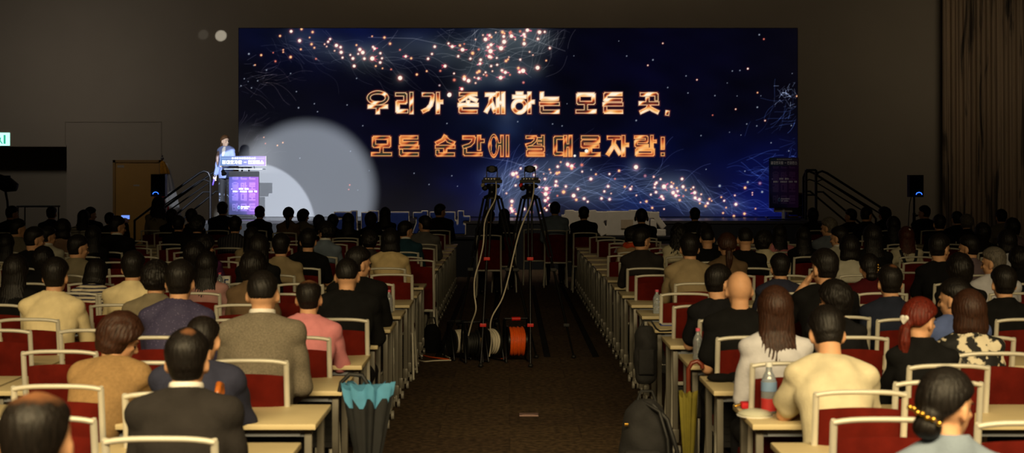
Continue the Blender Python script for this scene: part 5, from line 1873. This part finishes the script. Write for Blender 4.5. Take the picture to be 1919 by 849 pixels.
# ------------------------------------------------------------------ the audience: photo x and y of the head top, distance, sex, pose, hair, garment
PEOPLE = '''70 722 3.17 m up balding dark jacket black 0|man with thinning crown, lowest head at the left corner
352 614 5.10 m up thin dark jacket charcoal 1|man with thinning crown in a charcoal suit jacket, front left beside the aisle
1772 685 4.16 f right bun dark shirt bluegrey 0|woman with low bun and gold hair clip, lowest head at the right
382 586 6.09 m lean balding dark jacket navy 0|balding man in a navy jacket just beyond the charcoal suited man
229 585 6.30 f hunch fluffy brown jacket tan 0|person in a tan jacket with reddish brown hair looking down to the right
1548 572 6.14 m lean short dark tee cream 0|man in a cream short sleeved shirt with his head bowed over the table
493 502 7.13 m up crop dark jacket grey 1|man with cropped hair in a mid grey tweed jacket and white collar
580 520 8.12 m table balding dark shirt pink 0|balding man in a pink shirt by the left aisle
1723 557 6.95 f right pony red shirt black 0|woman with a dyed red ponytail and heart hair clip
1815 555 7.41 f up bob brown shirt floral 0|woman with a brown bob in a black and white patterned blouse
1452 535 7.03 f up long brown shirt white 0|woman with long wavy brown hair in a white blouse near the right aisle
1385 506 8.12 m up bald dark tee black 0|bald man in a black T shirt near the right aisle
1346 495 9.11 m right short dark tee black2 0|man with short black hair beside the bald man, on the aisle side
105 482 9.11 m table short dark shirt creamlit 0|man with thick black hair in a bright cream shirt, left side
182 489 11.09 f lean bob dark tee striped 0|woman with a black bob in a white and navy striped top
338 487 8.12 m table short dark shirt violet 0|man in a dotted navy violet shirt
293 488 9.11 m up curly dark shirt taupe 0|person with curly hair in a taupe shirt beside the navy violet shirt
651 480 9.11 m table crop dark jacket black 0|man with brown black hair and prominent ears in a black suit, at the left aisle
672 462 10.30 m right short dark jacket black 0|man in black whose head shows above the other black suit, left aisle
1461 474 11.09 m table short dark shirt navy 0|man in a navy shirt with his back to us, right block centre
1545 466 9.26 m face short dark tee black 0|man in a black T shirt resting his cheek on his hand
1563 525 8.12 f left fluffy dark tee black2 0|person with short black hair in front of the cream bowed man, face toward the left
1628 488 11.09 f up bun dark shirt maroon 0|woman with a beaded hair clip in a maroon top
1667 495 9.11 m up thin dark shirt navy2 0|man with slightly thinning crown in a dark navy shirt, right block
1787 525 8.12 m left short dark shirt blue 0|man in a blue shirt with his head turned to the left, right block
1880 497 9.11 m up short dark shirt black 0|man with black hair in a black top near the right edge
1861 463 11.09 m left grey grey shirt white 0|grey haired man in a pale shirt near the right edge
1798 475 10.10 f up fluffy dark shirt black 0|person with black hair behind the man in blue
30 476 10.10 f up long dark shirt black 0|woman with long black hair at the left edge in a black top
82 472 12.08 f up fluffy dark shirt black 0|person whose dark head shows just left of the man in bright cream
250 470 10.10 m up short dark shirt creamlit 0|man in a white shirt behind the striped top
388 470 11.09 f up long dark shirt palepink 0|woman with long black hair in a pale pink blouse
475 470 10.10 f up fluffy dark shirt brown 0|person in a dark brown top in front of the grey tweed jacket
365 452 12.08 f up fluffy dark shirt black 0|person whose dark head shows above the navy violet shirt
578 428 14.06 m table short dark tee black 0|broad person in a black T shirt, left block
610 415 16.04 f left curly dark shirt bluegrey 1|person with curly hair and a blue grey collar
732 428 14.06 f table bob dark shirt beige 0|woman with a dark bob in a beige blouse close to the left aisle
693 432 15.05 f up curly dark shirt darkgrey 0|person with curly dark hair in a dark grey shirt, left block
1203 427 14.06 m right short dark shirt charcoal 0|man in a charcoal shirt with his right ear showing, right aisle
1292 437 12.08 m table short dark shirt beige2 0|man in a light tan shirt near the right aisle
1362 436 13.07 f up pony brown shirt brown 0|woman with a brown ponytail in a light brown top
1325 425 15.05 m up crop dark tee black 0|man with cropped nape in a black T shirt, right block
1396 424 14.06 m up crop dark tee black 0|man with ears showing in a black top, right of the ponytail woman
1432 432 15.05 f right fluffy dark shirt cream 0|person with short hair in a cream top
1460 420 17.03 f up long dark shirt pink 0|woman with long black hair in a pink blouse
1592 440 13.07 f up bob dark shirt cream2 0|woman with a black bob in an off white blouse, right block
1761 438 12.08 m right short dark tee black 0|man in a black T shirt beside the woman with straps
1815 440 13.07 m left short dark shirt mauve 0|man in a mauve grey shirt
1698 424 16.04 f up long auburn shirt straps 0|woman with long auburn hair in a white blouse with dark straps
1910 470 12.08 f up fluffy dark shirt black 0|person whose dark head shows cut off by the right edge
1887 430 14.06 f up bob dark shirt white 0|woman with a wide black bob and a white shirt near the right edge
147 440 13.07 m right short dark shirt taupe 0|man in a taupe shirt with his right ear showing, left block
65 425 14.06 m right short dark tee black 0|man in a black T shirt, left block edge
12 438 15.05 f up long dark shirt cream 0|woman with long hair cut off by the left edge
385 440 14.06 f right fluffy dark tee purple 0|person in a purple top looking down to the right
118 410 17.03 f up bob dark shirt rose 0|woman with a black bob in a dusty rose top
90 424 16.04 m right short dark shirt cream2 1|man in an off white collared shirt, left block
175 422 16.04 f up long dark shirt black 0|woman with long black hair in a black top, left block
527 437 13.07 m up short dark shirt beige2 0|man in a tan shirt, left block centre
485 438 12.08 f up long dark shirt black 0|woman with voluminous long dark hair, left block centre
472 425 16.04 f up long dark shirt beige2 0|woman in a beige top beside the voluminous hair
441 405 18.02 m up short dark shirt plaid 0|person in a dark plaid shirt in front of the lectern
370 404 17.03 f up curly dark shirt black 0|dark curly head in front of the stage stair
335 404 19.01 m up short dark shirt black 0|person whose small dark head shows under the flag
34 410 17.03 m right short dark shirt grey 0|man with the side of his neck showing, far left
220 405 17.03 m right short dark jacket black 1|man in a black suit below the yellow door
760 414 17.03 m right short dark shirt teal 1|man in a teal jacket with a cream collar, left aisle
796 404 19.01 m left short dark shirt grey2 0|man in a grey shirt in front of the blue letters
574 432 15.05 f up long dark shirt black 0|person with long dark hair, left block centre rear
1183 430 17.03 f up curly dark shirt orange 0|woman with curly hair and an orange scarf, right aisle
1272 418 16.04 f up wavy dark shirt cream 0|woman with wavy black hair in a cream top, right block
1320 418 17.03 f up fluffy dark shirt black 0|person whose dark head shows in front of the stage, right block
1553 407 17.03 m left grey grey shirt greyblue 0|grey haired man in a grey blue shirt
1572 424 15.05 m left short dark shirt cream2 1|man with a pale collar beside the grey haired man
1635 420 14.06 f up long dark shirt black 0|woman with long dark hair, right block
1505 425 16.04 f up long dark shirt black 0|person with long dark hair below the dim lectern
1674 405 19.01 f up long dark shirt black 0|woman with long hair in front of the right speaker
1732 385 23.96 m left short dark jacket black 0|man right of the right speaker stand, highest in his row
1760 402 19.01 m up short dark shirt black 0|person whose small dark head shows under the right speaker's right side
1793 396 21.98 m up short dark shirt black 0|person whose small dark head shows left of the grey curls
1811 402 20.00 f up curly grey shirt black 0|person with short grey curls near the curtain
1841 418 17.03 f up fluffy dark shirt black 0|person whose dark head shows with a pale hair clip near the curtain
1876 392 21.98 m up short dark shirt grey 0|man below the curtain near the right edge
1897 409 18.02 f up fluffy dark shirt mauve 0|person with a pale mauve sleeve near the right edge
1657 388 23.96 f left fluffy dark shirt black 0|person with face in profile to the left, below the right railing
1624 388 21.98 m right short dark shirt black 0|person with round dark head below the right railing
1594 391 22.97 m left short dark shirt black 0|person below the foot of the right railing
1523 390 23.96 f up fluffy dark shirt black 0|person below the dim lectern
1302 389 22.97 m up short dark jacket charcoal 0|man alone below the right part of the screen
1202 391 20.99 m up short dark jacket black 0|man with headphones in front of the white blocks
1094 387 22.97 m up short dark jacket black 0|man in a black suit in front of the white blocks
1040 378 23.96 m up short dark jacket bluegrey 0|man in a blue grey jacket right of the tripods
945 391 22.97 f up long dark shirt black 0|woman seated between the two tripods
917 392 21.98 m up short dark shirt black 0|person whose dark head shows behind the left tripod
825 382 23.96 m right short dark jacket black 0|man in a black suit, highest in front of the blue letters
722 388 23.96 f up long dark shirt black 0|long haired person in front of the blue letters
695 398 21.98 f up fluffy dark shirt black 0|person whose round head shows in front of the blue letters
653 399 20.99 f up long dark shirt black 0|long haired person at the left end of the blue letters
624 404 22.97 f up fluffy dark shirt black 0|person whose small dark head shows just left of the blue letters
598 403 21.98 f up fluffy dark shirt black 0|person whose small dark head shows under the spotlight circle
569 392 23.96 f right fluffy dark shirt grey 0|person with tilted head under the spotlight circle
541 388 22.97 f up pony dark shirt brown 0|person with a pointed hairdo in the spotlight glow
487 386 23.96 m up short dark shirt black 0|person whose round head shows right of the lectern panel
417 378 23.96 m up short dark jacket black 0|man whose head overlaps the speaker's legs
359 391 20.99 m up short dark shirt black 0|person whose dark head shows below the left stair rail
322 392 22.97 f up fluffy dark shirt black 0|person whose dark head shows in front of the flag foot
297 368 23.96 f up wavy dark shirt taupe 0|wavy haired person below the left loudspeaker
170 388 23.96 m right short dark jacket black 0|person whose small head shows left of the yellow door
157 393 21.98 f up long dark shirt plaid2 0|long haired person in a pale checked top, far left
97 387 23.96 m up short dark shirt navy 0|person in front of the left wall recess
23 386 22.97 m right short dark shirt black 0|person near the left edge under the crane
206 398 22.97 m phone short dark jacket black 0|person holding up a phone before the yellow door'''

seated = []
for line in PEOPLE.strip().split('\n'):
    a, desc = line.split('|')
    a = a.split()
    px, py, D = map(float, a[:3])
    sex, pose, hair, hc, gar, gc, col = a[3:]
    if hair == 'bald':
        hair = 'none'
    F = fig_meshes((sex, pose))['fig']
    Dh = D + F.HC.y
    zt = CAM_H - (py - 334) * Dh / FOC
    x = (px - 955) * Dh / FOC - F.HC.x
    desc = desc.strip()
    t, F, sc = person(x, D, zt, sex, pose, hair, hc, gar, gc, desc, collar=col == '1')
    HM = Matrix.Translation(F.HC) @ F.HR.to_4x4()
    if px == 1723:      # heart shaped hair clip above the ponytail
        h = MB().ell((.011, 0, .006), (.017, .008, .015)).ell((-.011, 0, .006), (.017, .008, .015))
        h.prism([(-.026, .004), (.026, .004), (0, -.028)], -.006, .006)
        o = h.obj('hair_clip', M['white'], t, 60)
        o.matrix_local = HM @ Matrix.Translation((0, -.142, .004))
    if px == 1772:
        h = MB()
        for k in range(7):
            h.ell((-.055 + .019 * k, -.118 - .012 * math.sin(k * PI / 6), -.012 - .006 * k + .004 * (k % 2)), (.010, .008, .009))
        o = h.obj('hair_clip', M['gold'], t, 60)
        o.matrix_local = HM
    if px == 1628:
        h = MB()
        for k in range(4):
            h.ell((.05, -.115, .03 - .022 * k), (.008, .008, .010))
        o = h.obj('hair_clip', M['gold'], t, 60)
        o.matrix_local = HM
    if px == 1841:
        o = MB().cap((-.02, -.10, .05), (.03, -.10, .025), .006, .006).obj('hair_clip', M['white'], t, 60)
        o.matrix_local = HM
    if px == 1698:      # dark straps crossing the white blouse
        h = MB()
        for q in (-1, 1):
            h.loft([(F.sp(.53) + Vector((q * .10, -.075, 0)), .016, .006), (F.sp(.42) + Vector((q * .07, -.122, 0)), .018, .006), (F.sp(.28) + Vector((q * .02, -.130, 0)), .018, .006), (F.sp(.18) + Vector((-q * .03, -.122, 0)), .018, .006)], 8, up=(1, 0, 0))
        h.obj('strap', M['strap'], t, 60)
        o = MB().cap((-.01, -.05, .105), (.02, -.09, .09), .012, .010).obj('hair_clip', M['white'], t, 60)
        o.matrix_local = HM
    if px == 1183:
        c = F.sp(.565)
        pts = [c + Vector((.085 * math.cos(a_), .08 * math.sin(a_), .012 * math.sin(3 * a_))) for a_ in np.linspace(0, 2 * PI, 22)[:-1]]
        MB().tube(pts, .032, 8, closed=True).obj('scarf', M['scarf'], t, 180)
    if px == 1202:
        h = MB()
        arcp = [(.088 * math.cos(a_), -.01, .02 + .118 * math.sin(a_)) for a_ in np.linspace(-.1, PI + .1, 15)]
        h.tube(arcp, .008, 6)
        for q in (-1, 1):
            h.ell((q * .090, -.005, -.012), (.018, .032, .038))
        o = h.obj('headphones', M['black'], t, 60)
        o.matrix_local = HM
    if px == 206:
        d = (F.W[1] - F.E[1]).normalized()
        c = F.W[1] + d * .10
        wp = t.location + c * sc
        ph = thing('phone', 'small phone with a lit display held up before the ochre door', 'phone', wp + Vector((-.01, .035, .03)))
        MB().box((0, 0, 0), (.150, .009, .075), bevel=.004).obj('case', M['black'], ph)
        MB().box((0, -.006, 0), (.135, .003, .062)).obj('display', M['phone'], ph)
    cl = 'red chair of the ' + ' '.join(desc.replace(',', '').split()[:12])
    put_chair(x - F.sp(.0).x, D - .10, cl)
    seated.append((x, D))

# empty chairs the photo shows: (left or right edge, top y) given as seat centre and top
EMPTY = [(1659, 781, 'empty red chair lowest at the right, left of the woman with the gold hair clip'),
         (1933, 788, 'empty red chair at the bottom right corner, partly cut off'),
         (1758, 712, 'empty red chair just beyond the woman with the gold hair clip'),
         (104, 769, 'empty red chair beside the lowest head at the left corner'),
         (128, 649, 'empty red chair just beyond the person in the tan jacket'),
         (8, 613, 'empty red chair at the left edge, below the bright cream shirt'),
         (-12, 705, 'empty red chair at the left edge, in the lower corner'),
         (183, 613, 'empty red chair directly behind the man in bright cream'),
         (342, 632, 'empty red chair between the tan jacket and the grey tweed jacket'),
         (566, 511, 'empty red chair in front of the balding man in pink'),
         (734, 513, 'empty red chair at the left aisle, nearest to the small water bottle'),
         (783, 485, 'empty red chair at the left aisle, beyond the beige blouse'),
         (778, 458, 'empty red chair at the left aisle, below the man in teal'),
         (812, 438, 'empty red chair at the left aisle, under the blue letters'),
         (400, 493, 'empty red chair left of the voluminous dark hair'),
         (1125, 436, 'empty red chair at the right aisle, farthest of its column'),
         (1129, 443, 'empty red chair at the right aisle, second farthest of its column'),
         (1144, 448, 'empty red chair at the right aisle, third farthest of its column'),
         (1164, 453, 'empty red chair at the right aisle, fourth farthest of its column'),
         (1170, 462, 'empty red chair at the right aisle, fifth farthest of its column'),
         (1171, 478, 'empty red chair at the right aisle, just beyond the charcoal shirt'),
         (1778, 512, 'empty red chair in front of the mauve shirt'),
         (1686, 506, 'empty red chair in front of the blouse with dark straps'),
         (1530, 487, 'empty red chair beyond the man with his cheek on his hand'),
         (1910, 631, 'empty red chair at the right edge beyond the patterned blouse'),
         (929, 433, 'leftmost empty chair standing in the centre aisle near the stage'),
         (1002, 429, 'second empty chair from the left standing in the centre aisle near the stage'),
         (1041, 430, 'third empty chair from the left standing in the centre aisle near the stage'),
         (1083, 430, 'rightmost chair standing in the centre aisle near the stage')]
for px, py, lab in EMPTY:
    D = (CAM_H - CH_H) * FOC / (py - 334)
    x = (px - 955) * D / FOC
    Dc = D + .25
    if abs(x) > .8 and Dc < 23.5:        # keep the backrest clear of the table behind it
        ph_ = (Dc - 5.33) % .99
        if .10 < ph_ < .82:
            Dc += (.82 - ph_) if ph_ > .42 else (.08 - ph_)
    if any(abs(x - a) < .36 and abs(Dc - b) < .38 for a, b in CHAIRS):
        continue
    put_chair(x, Dc, lab, random.uniform(-.03, .03))
nth = ['first', 'second', 'third', 'fourth', 'fifth', 'sixth', 'seventh', 'eighth', 'ninth', 'tenth', 'eleventh', 'twelfth']
for k in range(1, 16):
    D = TROW(k) - .30
    for side, x0 in ((-1, -1.12), (1, 1.30)):
        for c in range(12):
            x = x0 + side * c * .575
            if abs(x) > .352 * D or abs(x) > 7.4:
                break
            if any(abs(x - a) < .40 and abs(D - b) < .5 for a, b in CHAIRS):
                continue
            put_chair(x + random.uniform(-.02, .02), D + random.uniform(-.06, .04), 'empty red chair, %s seat %s of the aisle, %s row from the front' % (nth[c], 'left' if side < 0 else 'right', ORD[k]))

# ------------------------------------------------------------------ the speaker on the stage
spd = 30.0
A = fig_meshes(('f', 'stage'))
F = A['fig']
hx = (424 - 955) * spd / FOC
zt = CAM_H - (253 - 334) * spd / FOC
t, F, sc = person(hx, spd, zt, 'f', 'stage', 'pony', 'brown', 'jacket', 'bluegrey', 'woman speaking at the bright lectern in a blue grey blazer, holding a microphone', rz=PI - .35, z=STZ, group='speakers on the stage')
for o in t.children:
    if o.name.startswith('hair'):
        setmat(o, hair_pm('golden brown hair', (96, 66, 40)))
    if o.name.startswith('body'):
        setmat(o, M['skinpale'])
    if o.name.startswith('jacket'):
        setmat(o, pm('blue grey blazer', (112, 126, 172), .8, 0, .06, 12, .3, 60))
    if o.name.startswith('trousers'):
        setmat(o, ramp_mat('black and white figured trousers', ((16, 16, 20), (120, 128, 150)), 'NOISE', 7, (.56, .62)))
cst = F.sp(.44)
m = MB().loft([(F.sp(.30) + Vector((0, .115, 0)), .008, .012), (F.sp(.40) + Vector((0, .118, 0)), .028, .02), (F.sp(.50) + Vector((0, .085, 0)), .045, .025), (F.sp(.55) + Vector((0, .05, 0)), .05, .03)], 14, up=(1, 0, 0))
m.obj('blouse', M['white'], t, 60)
Hm = F.HC
m = MB().loft([(Hm + Vector((.05, -.085, -.01)), .030, .026), (Hm + Vector((.10, -.08, -.09)), .036, .030), (Hm + Vector((.135, -.0, -.19)), .036, .028), (Hm + Vector((.13, .10, -.31)), .036, .024), (Hm + Vector((.115, .125, -.42)), .030, .02), (Hm + Vector((.11, .12, -.50)), .008, .008)], 14, up=(1, 0, 0))
link('hair_tail', remeshed(m, 'hair_tail', .008, 2, pm('light brown hair', (112, 92, 84), .4, 0, .3, 60, .5, 160)), t)
W_, E_ = F.W[1], F.E[1]
d = (W_ - E_).normalized()
g = W_ + d * .06 + Vector((0, .018, 0))
Rz = Matrix.Rotation(PI - .35, 3, 'Z')
mp_ = t.location + Rz @ (g * sc)
mt = thing('microphone', 'hand microphone with purple sleeve held low by the woman speaking', 'microphone', mp_)
MB().cap((0, 0, .0), (-.03, -.02, -.15), .018, .016).obj('handle', pm('purple sleeve', (96, 70, 190), .5), mt, 60)
MB().ell((.006, .004, .035), (.027, .027, .03)).obj('grille', M['steel'], mt, 60)
MB().tube([(0, 0, .0), (-.004, -.003, -.03)], .021, 12).obj('collar_ring', M['white'], mt, 60)


# ------------------------------------------------------------------ things on and beside the tables
def bottle(px, D, h, r, cap, label, water=None, band=None):
    x = (px - 955) * D / FOC
    t = thing('water_bottle', label, 'bottle', (x, D, TT), 0, 'plastic water bottles on the tables')
    m = MB()
    prof = [(.0, .8), (.03, 1), (.2, 1), (.23, .93), (.26, 1), (.42, 1), (.45, .93), (.48, 1), (.62, .98), (.74, .72), (.82, .42), (.92, .36)]
    m.loft([((0, 0, h * a), r * b, r * b) for a, b in prof], 18)
    m.obj('bottle_body', M['water'], t, 40)
    MB().loft([((0, 0, h * .91), r * .46, r * .46), ((0, 0, h), r * .44, r * .44)], 14).obj('cap', cap, t, 40)
    if band:
        MB().loft([((0, 0, h * .44), r * 1.03, r * 1.03), ((0, 0, h * .62), r * 1.02, r * 1.02)], 18).obj('label_band', band, t, 40)
    if water:
        MB().loft([((0, 0, h * .06), r * 1.02, r * 1.02), ((0, 0, h * .30), r * 1.02, r * 1.02)], 18).obj('lower_band', water, t, 40)
    return t


bottle(729, 11.55, .185, .031, M['pink'], 'water bottle with a pink cap at the left aisle, right of the black suits')
bottle(412, 13.6, .19, .032, M['pink'], 'water bottle with a red cap standing beside a white carton, left block')
bottle(1231, 11.5, .19, .032, M['pink'], 'water bottle with a pink cap at the right aisle beside the light tan shirt')
bottle(1308, 8.55, .19, .030, M['pink'], 'water bottle with a pink cap at the right aisle beside the bald man')
bottle(1441, 6.62, .235, .036, M['bottlecapwhite'], 'large bottle with a white cap and red band beside the cream bowed man', M['label_red'], M['label_blue'])
bottle(1155, 18.6, .19, .032, M['pink'], 'small pink capped bottle far up at the right aisle')
bottle(1237, 18.2, .19, .032, M['pink'], 'small pink capped bottle right of the orange scarf')
bottle(1761, 13.4, .19, .032, M['pink'], 'small pink capped bottle in front of the mauve shirt')
p = P(423, 0, 13.7)
t = thing('drink_carton', 'white carton with blue print beside the bottle, left block', 'carton', (p.x, 13.72, TT))
MB().box((0, 0, .075), (.085, .06, .15), bevel=.006).obj('carton_body', M['white'], t)
m = MB()
for z_ in (.035, .075, .115):
    m.box((.01, -.0312, z_), (.04, .002, .012))
m.box((-.006, -.0312, .075), (.010, .002, .09))
m.obj('blue_print', M['blue'], t)
p = P(1415, 0, 6.55)
t = thing('clear_lid', 'shallow clear dish lid on the table corner left of the large bottle', 'lid', (p.x, 6.55, TT))
MB().loft([((0, 0, .001), .072, .072), ((0, 0, .012), .078, .078), ((0, 0, .022), .062, .062), ((0, 0, .030), .03, .03)], 24).obj('dome', M['plate'], t, 60)
MB().loft([((0, 0, .0), .082, .082), ((0, 0, .004), .083, .083)], 24).obj('rim', M['white'], t, 60)
p = P(1408, 0, 6.78)
t = thing('folded_pouch', 'bright red folded pouch lying behind the clear lid', 'pouch', (p.x + .02, 6.76, TT))
MB().box((0, 0, .016), (.15, .07, .03), bevel=.012).obj('pouch_body', M['redcloth'], t)
MB().cap((-.07, 0, .02), (-.10, -.01, .012), .007, .006).obj('zip_pull', M['gold'], t, 60)
p = P(1362, 0, 7.62)
t = thing('pouch_with_keys', 'black pouch and bunch of keys on the table left of the wavy haired woman', 'pouch', (p.x, 7.62, TT))
m = MB().ell((-.03, .02, .022), (.075, .05, .024)).ell((.045, .0, .028), (.045, .04, .028)).ell((.03, .05, .02), (.05, .03, .02))
link('pouch', remeshed(m, 'pouch', .006, 2, M['blackcloth']), t)
m = MB()
for k in range(4):
    m.box((.03 + .016 * k, -.045 - .004 * k, .008), (.008, .035, .003), Rm('Z', 14 * k - 20))
m.tube([(.04 + .012 * math.cos(a_), -.018 + .012 * math.sin(a_), .01) for a_ in np.linspace(0, 2 * PI, 13)[:-1]], .0015, 5, closed=True)
m.obj('keys', M['steel'], t)
for px, D, lab in ((775, 14.3, 'black tablet lying on the table behind the bottle at the left aisle'), (1262, 10.6, 'dark blue leaflet on the right aisle table beyond the bald man')):
    p = P(px, 0, D)
    t = thing('folder' if px > 900 else 'tablet', lab, 'folder' if px > 900 else 'tablet', (p.x + (.0 if px > 900 else -.05), D, TT))
    MB().box((0, 0, .004), (.20, .14, .007), bevel=.002).obj('cover' if px > 900 else 'case', M['black'] if px < 900 else M['blue'], t)
    MB().box((0, 0, .0083), (.18, .12, .001)).obj('page' if px > 900 else 'glass', M['white'] if px > 900 else M['lens'], t)


ph_ = P(406, 0, 14.9)
t = thing('phone', 'phone with a lit display lying on a table left of the voluminous dark hair', 'phone', (ph_.x, 14.75, TT))
MB().box((0, 0, .07), (.07, .008, .14), Rm('X', -20), bevel=.003).obj('case', M['black'], t)
MB().box((0, -.006, .07), (.06, .002, .11), Rm('X', -20)).obj('display', M['phone'], t)


def folded_umbrella(name, px, D, ztop, zbot, rtop, mats, label, lx_handle=0.0, band=None):
    x = (px - 955) * D / FOC
    t = thing(name, label, 'umbrella', (x, D, 0))
    n = 48
    vs, fs = [], []
    rows = 10
    for j in range(rows + 1):
        q = j / rows
        z = ztop - .02 - (ztop - zbot) * q
        r = rtop * (1 - q) ** .75 + .012
        for i in range(n):
            a = 2 * PI * i / n
            rr = r * (1 + .22 * math.sin(8 * a + .6 * q))
            vs.append((rr * math.cos(a) * 1.0, rr * .55 * math.sin(a), z + (.022 * math.sin(8 * a + 1) if j == 0 else 0)))
    for j in range(rows):
        for i in range(n):
            i2 = (i + 1) % n
            fs.append((j * n + i, j * n + i2, (j + 1) * n + i2, (j + 1) * n + i))
    fs.append(tuple(range(n)))
    fs.append(tuple(rows * n + i for i in reversed(range(n))))
    MB().add(vs, fs).obj('canopy', mats[0], t, 60)
    if band:
        vs2, fs2 = [], []
        for j in range(3):
            q = j / 2 * .17
            z = ztop - .012 - (ztop - zbot) * q
            r = (rtop * (1 - q) ** .75 + .012) * 1.05
            for i in range(n):
                a = 2 * PI * i / n
                rr = r * (1 + .22 * math.sin(8 * a + .6 * q))
                vs2.append((rr * math.cos(a), rr * .57 * math.sin(a), z + .022 * math.sin(8 * a + 1) + (.012 * (i % 6 < 3) if j == 2 else 0)))
        for j in range(2):
            for i in range(n):
                i2 = (i + 1) % n
                fs2.append((j * n + i, j * n + i2, (j + 1) * n + i2, (j + 1) * n + i))
        fs2.append(tuple(range(n)))
        MB().add(vs2, fs2).obj('border_band', band, t, 50)
    MB().tube([(0, 0, zbot + .02), (0, 0, zbot - .06)], .006, 6).obj('tip', M['steel'], t, 60)
    return t


t = folded_umbrella('umbrella', 690, 6.98, .806, .30, .094, (M['umbrellablack'],), 'folded black umbrella with a pale blue border hanging at the left aisle tables', band=M['cyan'])
MB().tube([(0, 0, .70), (0, 0, .80), (-.03, 0, .845), (-.09, 0, .85), (-.13, 0, .81), (-.14, 0, .765)], .011, 8).obj('handle', M['black'], t, 60)
t = folded_umbrella('umbrella', 1290, 8.15, .60, .12, .034, (M['olive'],), 'folded olive umbrella with a reddish wooden handle hanging at the right aisle tables')
MB().tube([(0, 0, .55), (0, 0, .72), (.02, 0, .755), (.05, 0, .765), (.075, 0, .745), (.08, 0, .725)], .013, 8).obj('handle', pm('red brown handle', (110, 44, 26), .35, 0, .1, 20), t, 60)
# curved wooden umbrella handle hooked over a chair bar left of the aisle
hx_ = (412 - 955) * 5.72 / FOC
t = thing('umbrella', 'closed dark umbrella hooked by its amber wooden handle over a chair in the left block', 'umbrella', (hx_, 5.70, 0))
MB().tube([(0, -.025, .86), (0, -.03, .95), (0, .0, .985), (0, .05, .975), (0, .06, .94)], .0125, 10).obj('handle', M['wood'], t, 60)
MB().tube([(0, -.025, .875), (0, -.024, .845)], .014, 10).obj('ferrule', M['gold'], t, 60)
MB().loft([((0, -.02, .86), .010, .010), ((0, -.02, .84), .02, .018), ((0, -.02, .5), .032, .026), ((0, -.02, .18), .016, .014), ((0, -.02, .06), .006, .006)], 14).obj('canopy', M['umbrellablack'], t, 60)


# bags
def soft_bag(name, x, D, rings, label, cat, mat, parts):
    t = thing(name, label, cat, (x, D, 0))
    m = MB().loft(rings, 26, up=(1, 0, 0))
    me = remeshed(m, 'bag_body', .010, 4, mat)
    co = np.zeros(len(me.vertices) * 3)
    me.vertices.foreach_get('co', co)
    co = co.reshape(-1, 3)
    co[:, 1] += .006 * np.sin(co[:, 0] * 38 + 2 * np.sin(co[:, 2] * 17)) + .005 * np.sin(co[:, 2] * 45 + co[:, 0] * 12)
    co[:, 0] += .004 * np.sin(co[:, 2] * 33)
    me.vertices.foreach_set('co', co.ravel())
    me.update()
    link('bag_body', me, t)
    for nm, mb_, mt in parts:
        mb_.obj(nm, mt, t, 60)
    return t


bx = (1195 - 955) * 10.1 / FOC
soft_bag('shoulder_bag', bx + .055, 10.1, [((0, 0, .36), .05, .04), ((0, 0, .39), .075, .055), ((0, 0, .55), .085, .07), ((0, 0, .70), .078, .06), ((0, 0, .765), .05, .035)],
         'slim black bag hanging from the right aisle tables, the farther of two black bags', 'bag', M['greybag'],
         [('strap', MB().tube([(-.04, 0, .74), (-.01, 0, .80), (.04, 0, .80), (.075, .0, .745), (.10, .0, .728), (.16, .02, .727), (.20, .05, .727)], .007, 6), M['black']),
          ('front_pocket', MB().box((0, -.062, .52), (.11, .03, .18), bevel=.014), M['greybag'])])
bx = (1213 - 955) * 7.7 / FOC
soft_bag('backpack', bx, 7.75, [((0, 0, .02), .11, .08), ((0, 0, .07), .145, .11), ((0, 0, .28), .150, .12), ((.0, 0, .45), .138, .10), ((-.01, 0, .56), .10, .07), ((-.01, 0, .61), .05, .04)],
         'large black backpack standing on the carpet at the right side of the aisle', 'backpack', M['greybag'],
         [('front_pocket', MB().box((-.03, -.115, .24), (.20, .06, .24), bevel=.03), M['greybag']),
          ('strap', MB().tube([(.03, -.06, .59), (.10, -.11, .52), (.15, -.12, .36), (.165, -.11, .18), (.15, -.09, .08)], .013, 8).tube([(-.02, -.03, .60), (.06, -.10, .56), (.10, -.125, .42), (.11, -.13, .25)], .010, 8), M['black']),
          ('grab_handle', MB().tube([(-.05, 0, .60), (-.03, 0, .655), (.03, 0, .655), (.05, 0, .60)], .009, 6), M['black']),
          ('buckle', MB().box((-.115, -.09, .49), (.022, .012, .014), bevel=.003), M['gold'])])
bx = (1172 - 955) * 12.2 / FOC
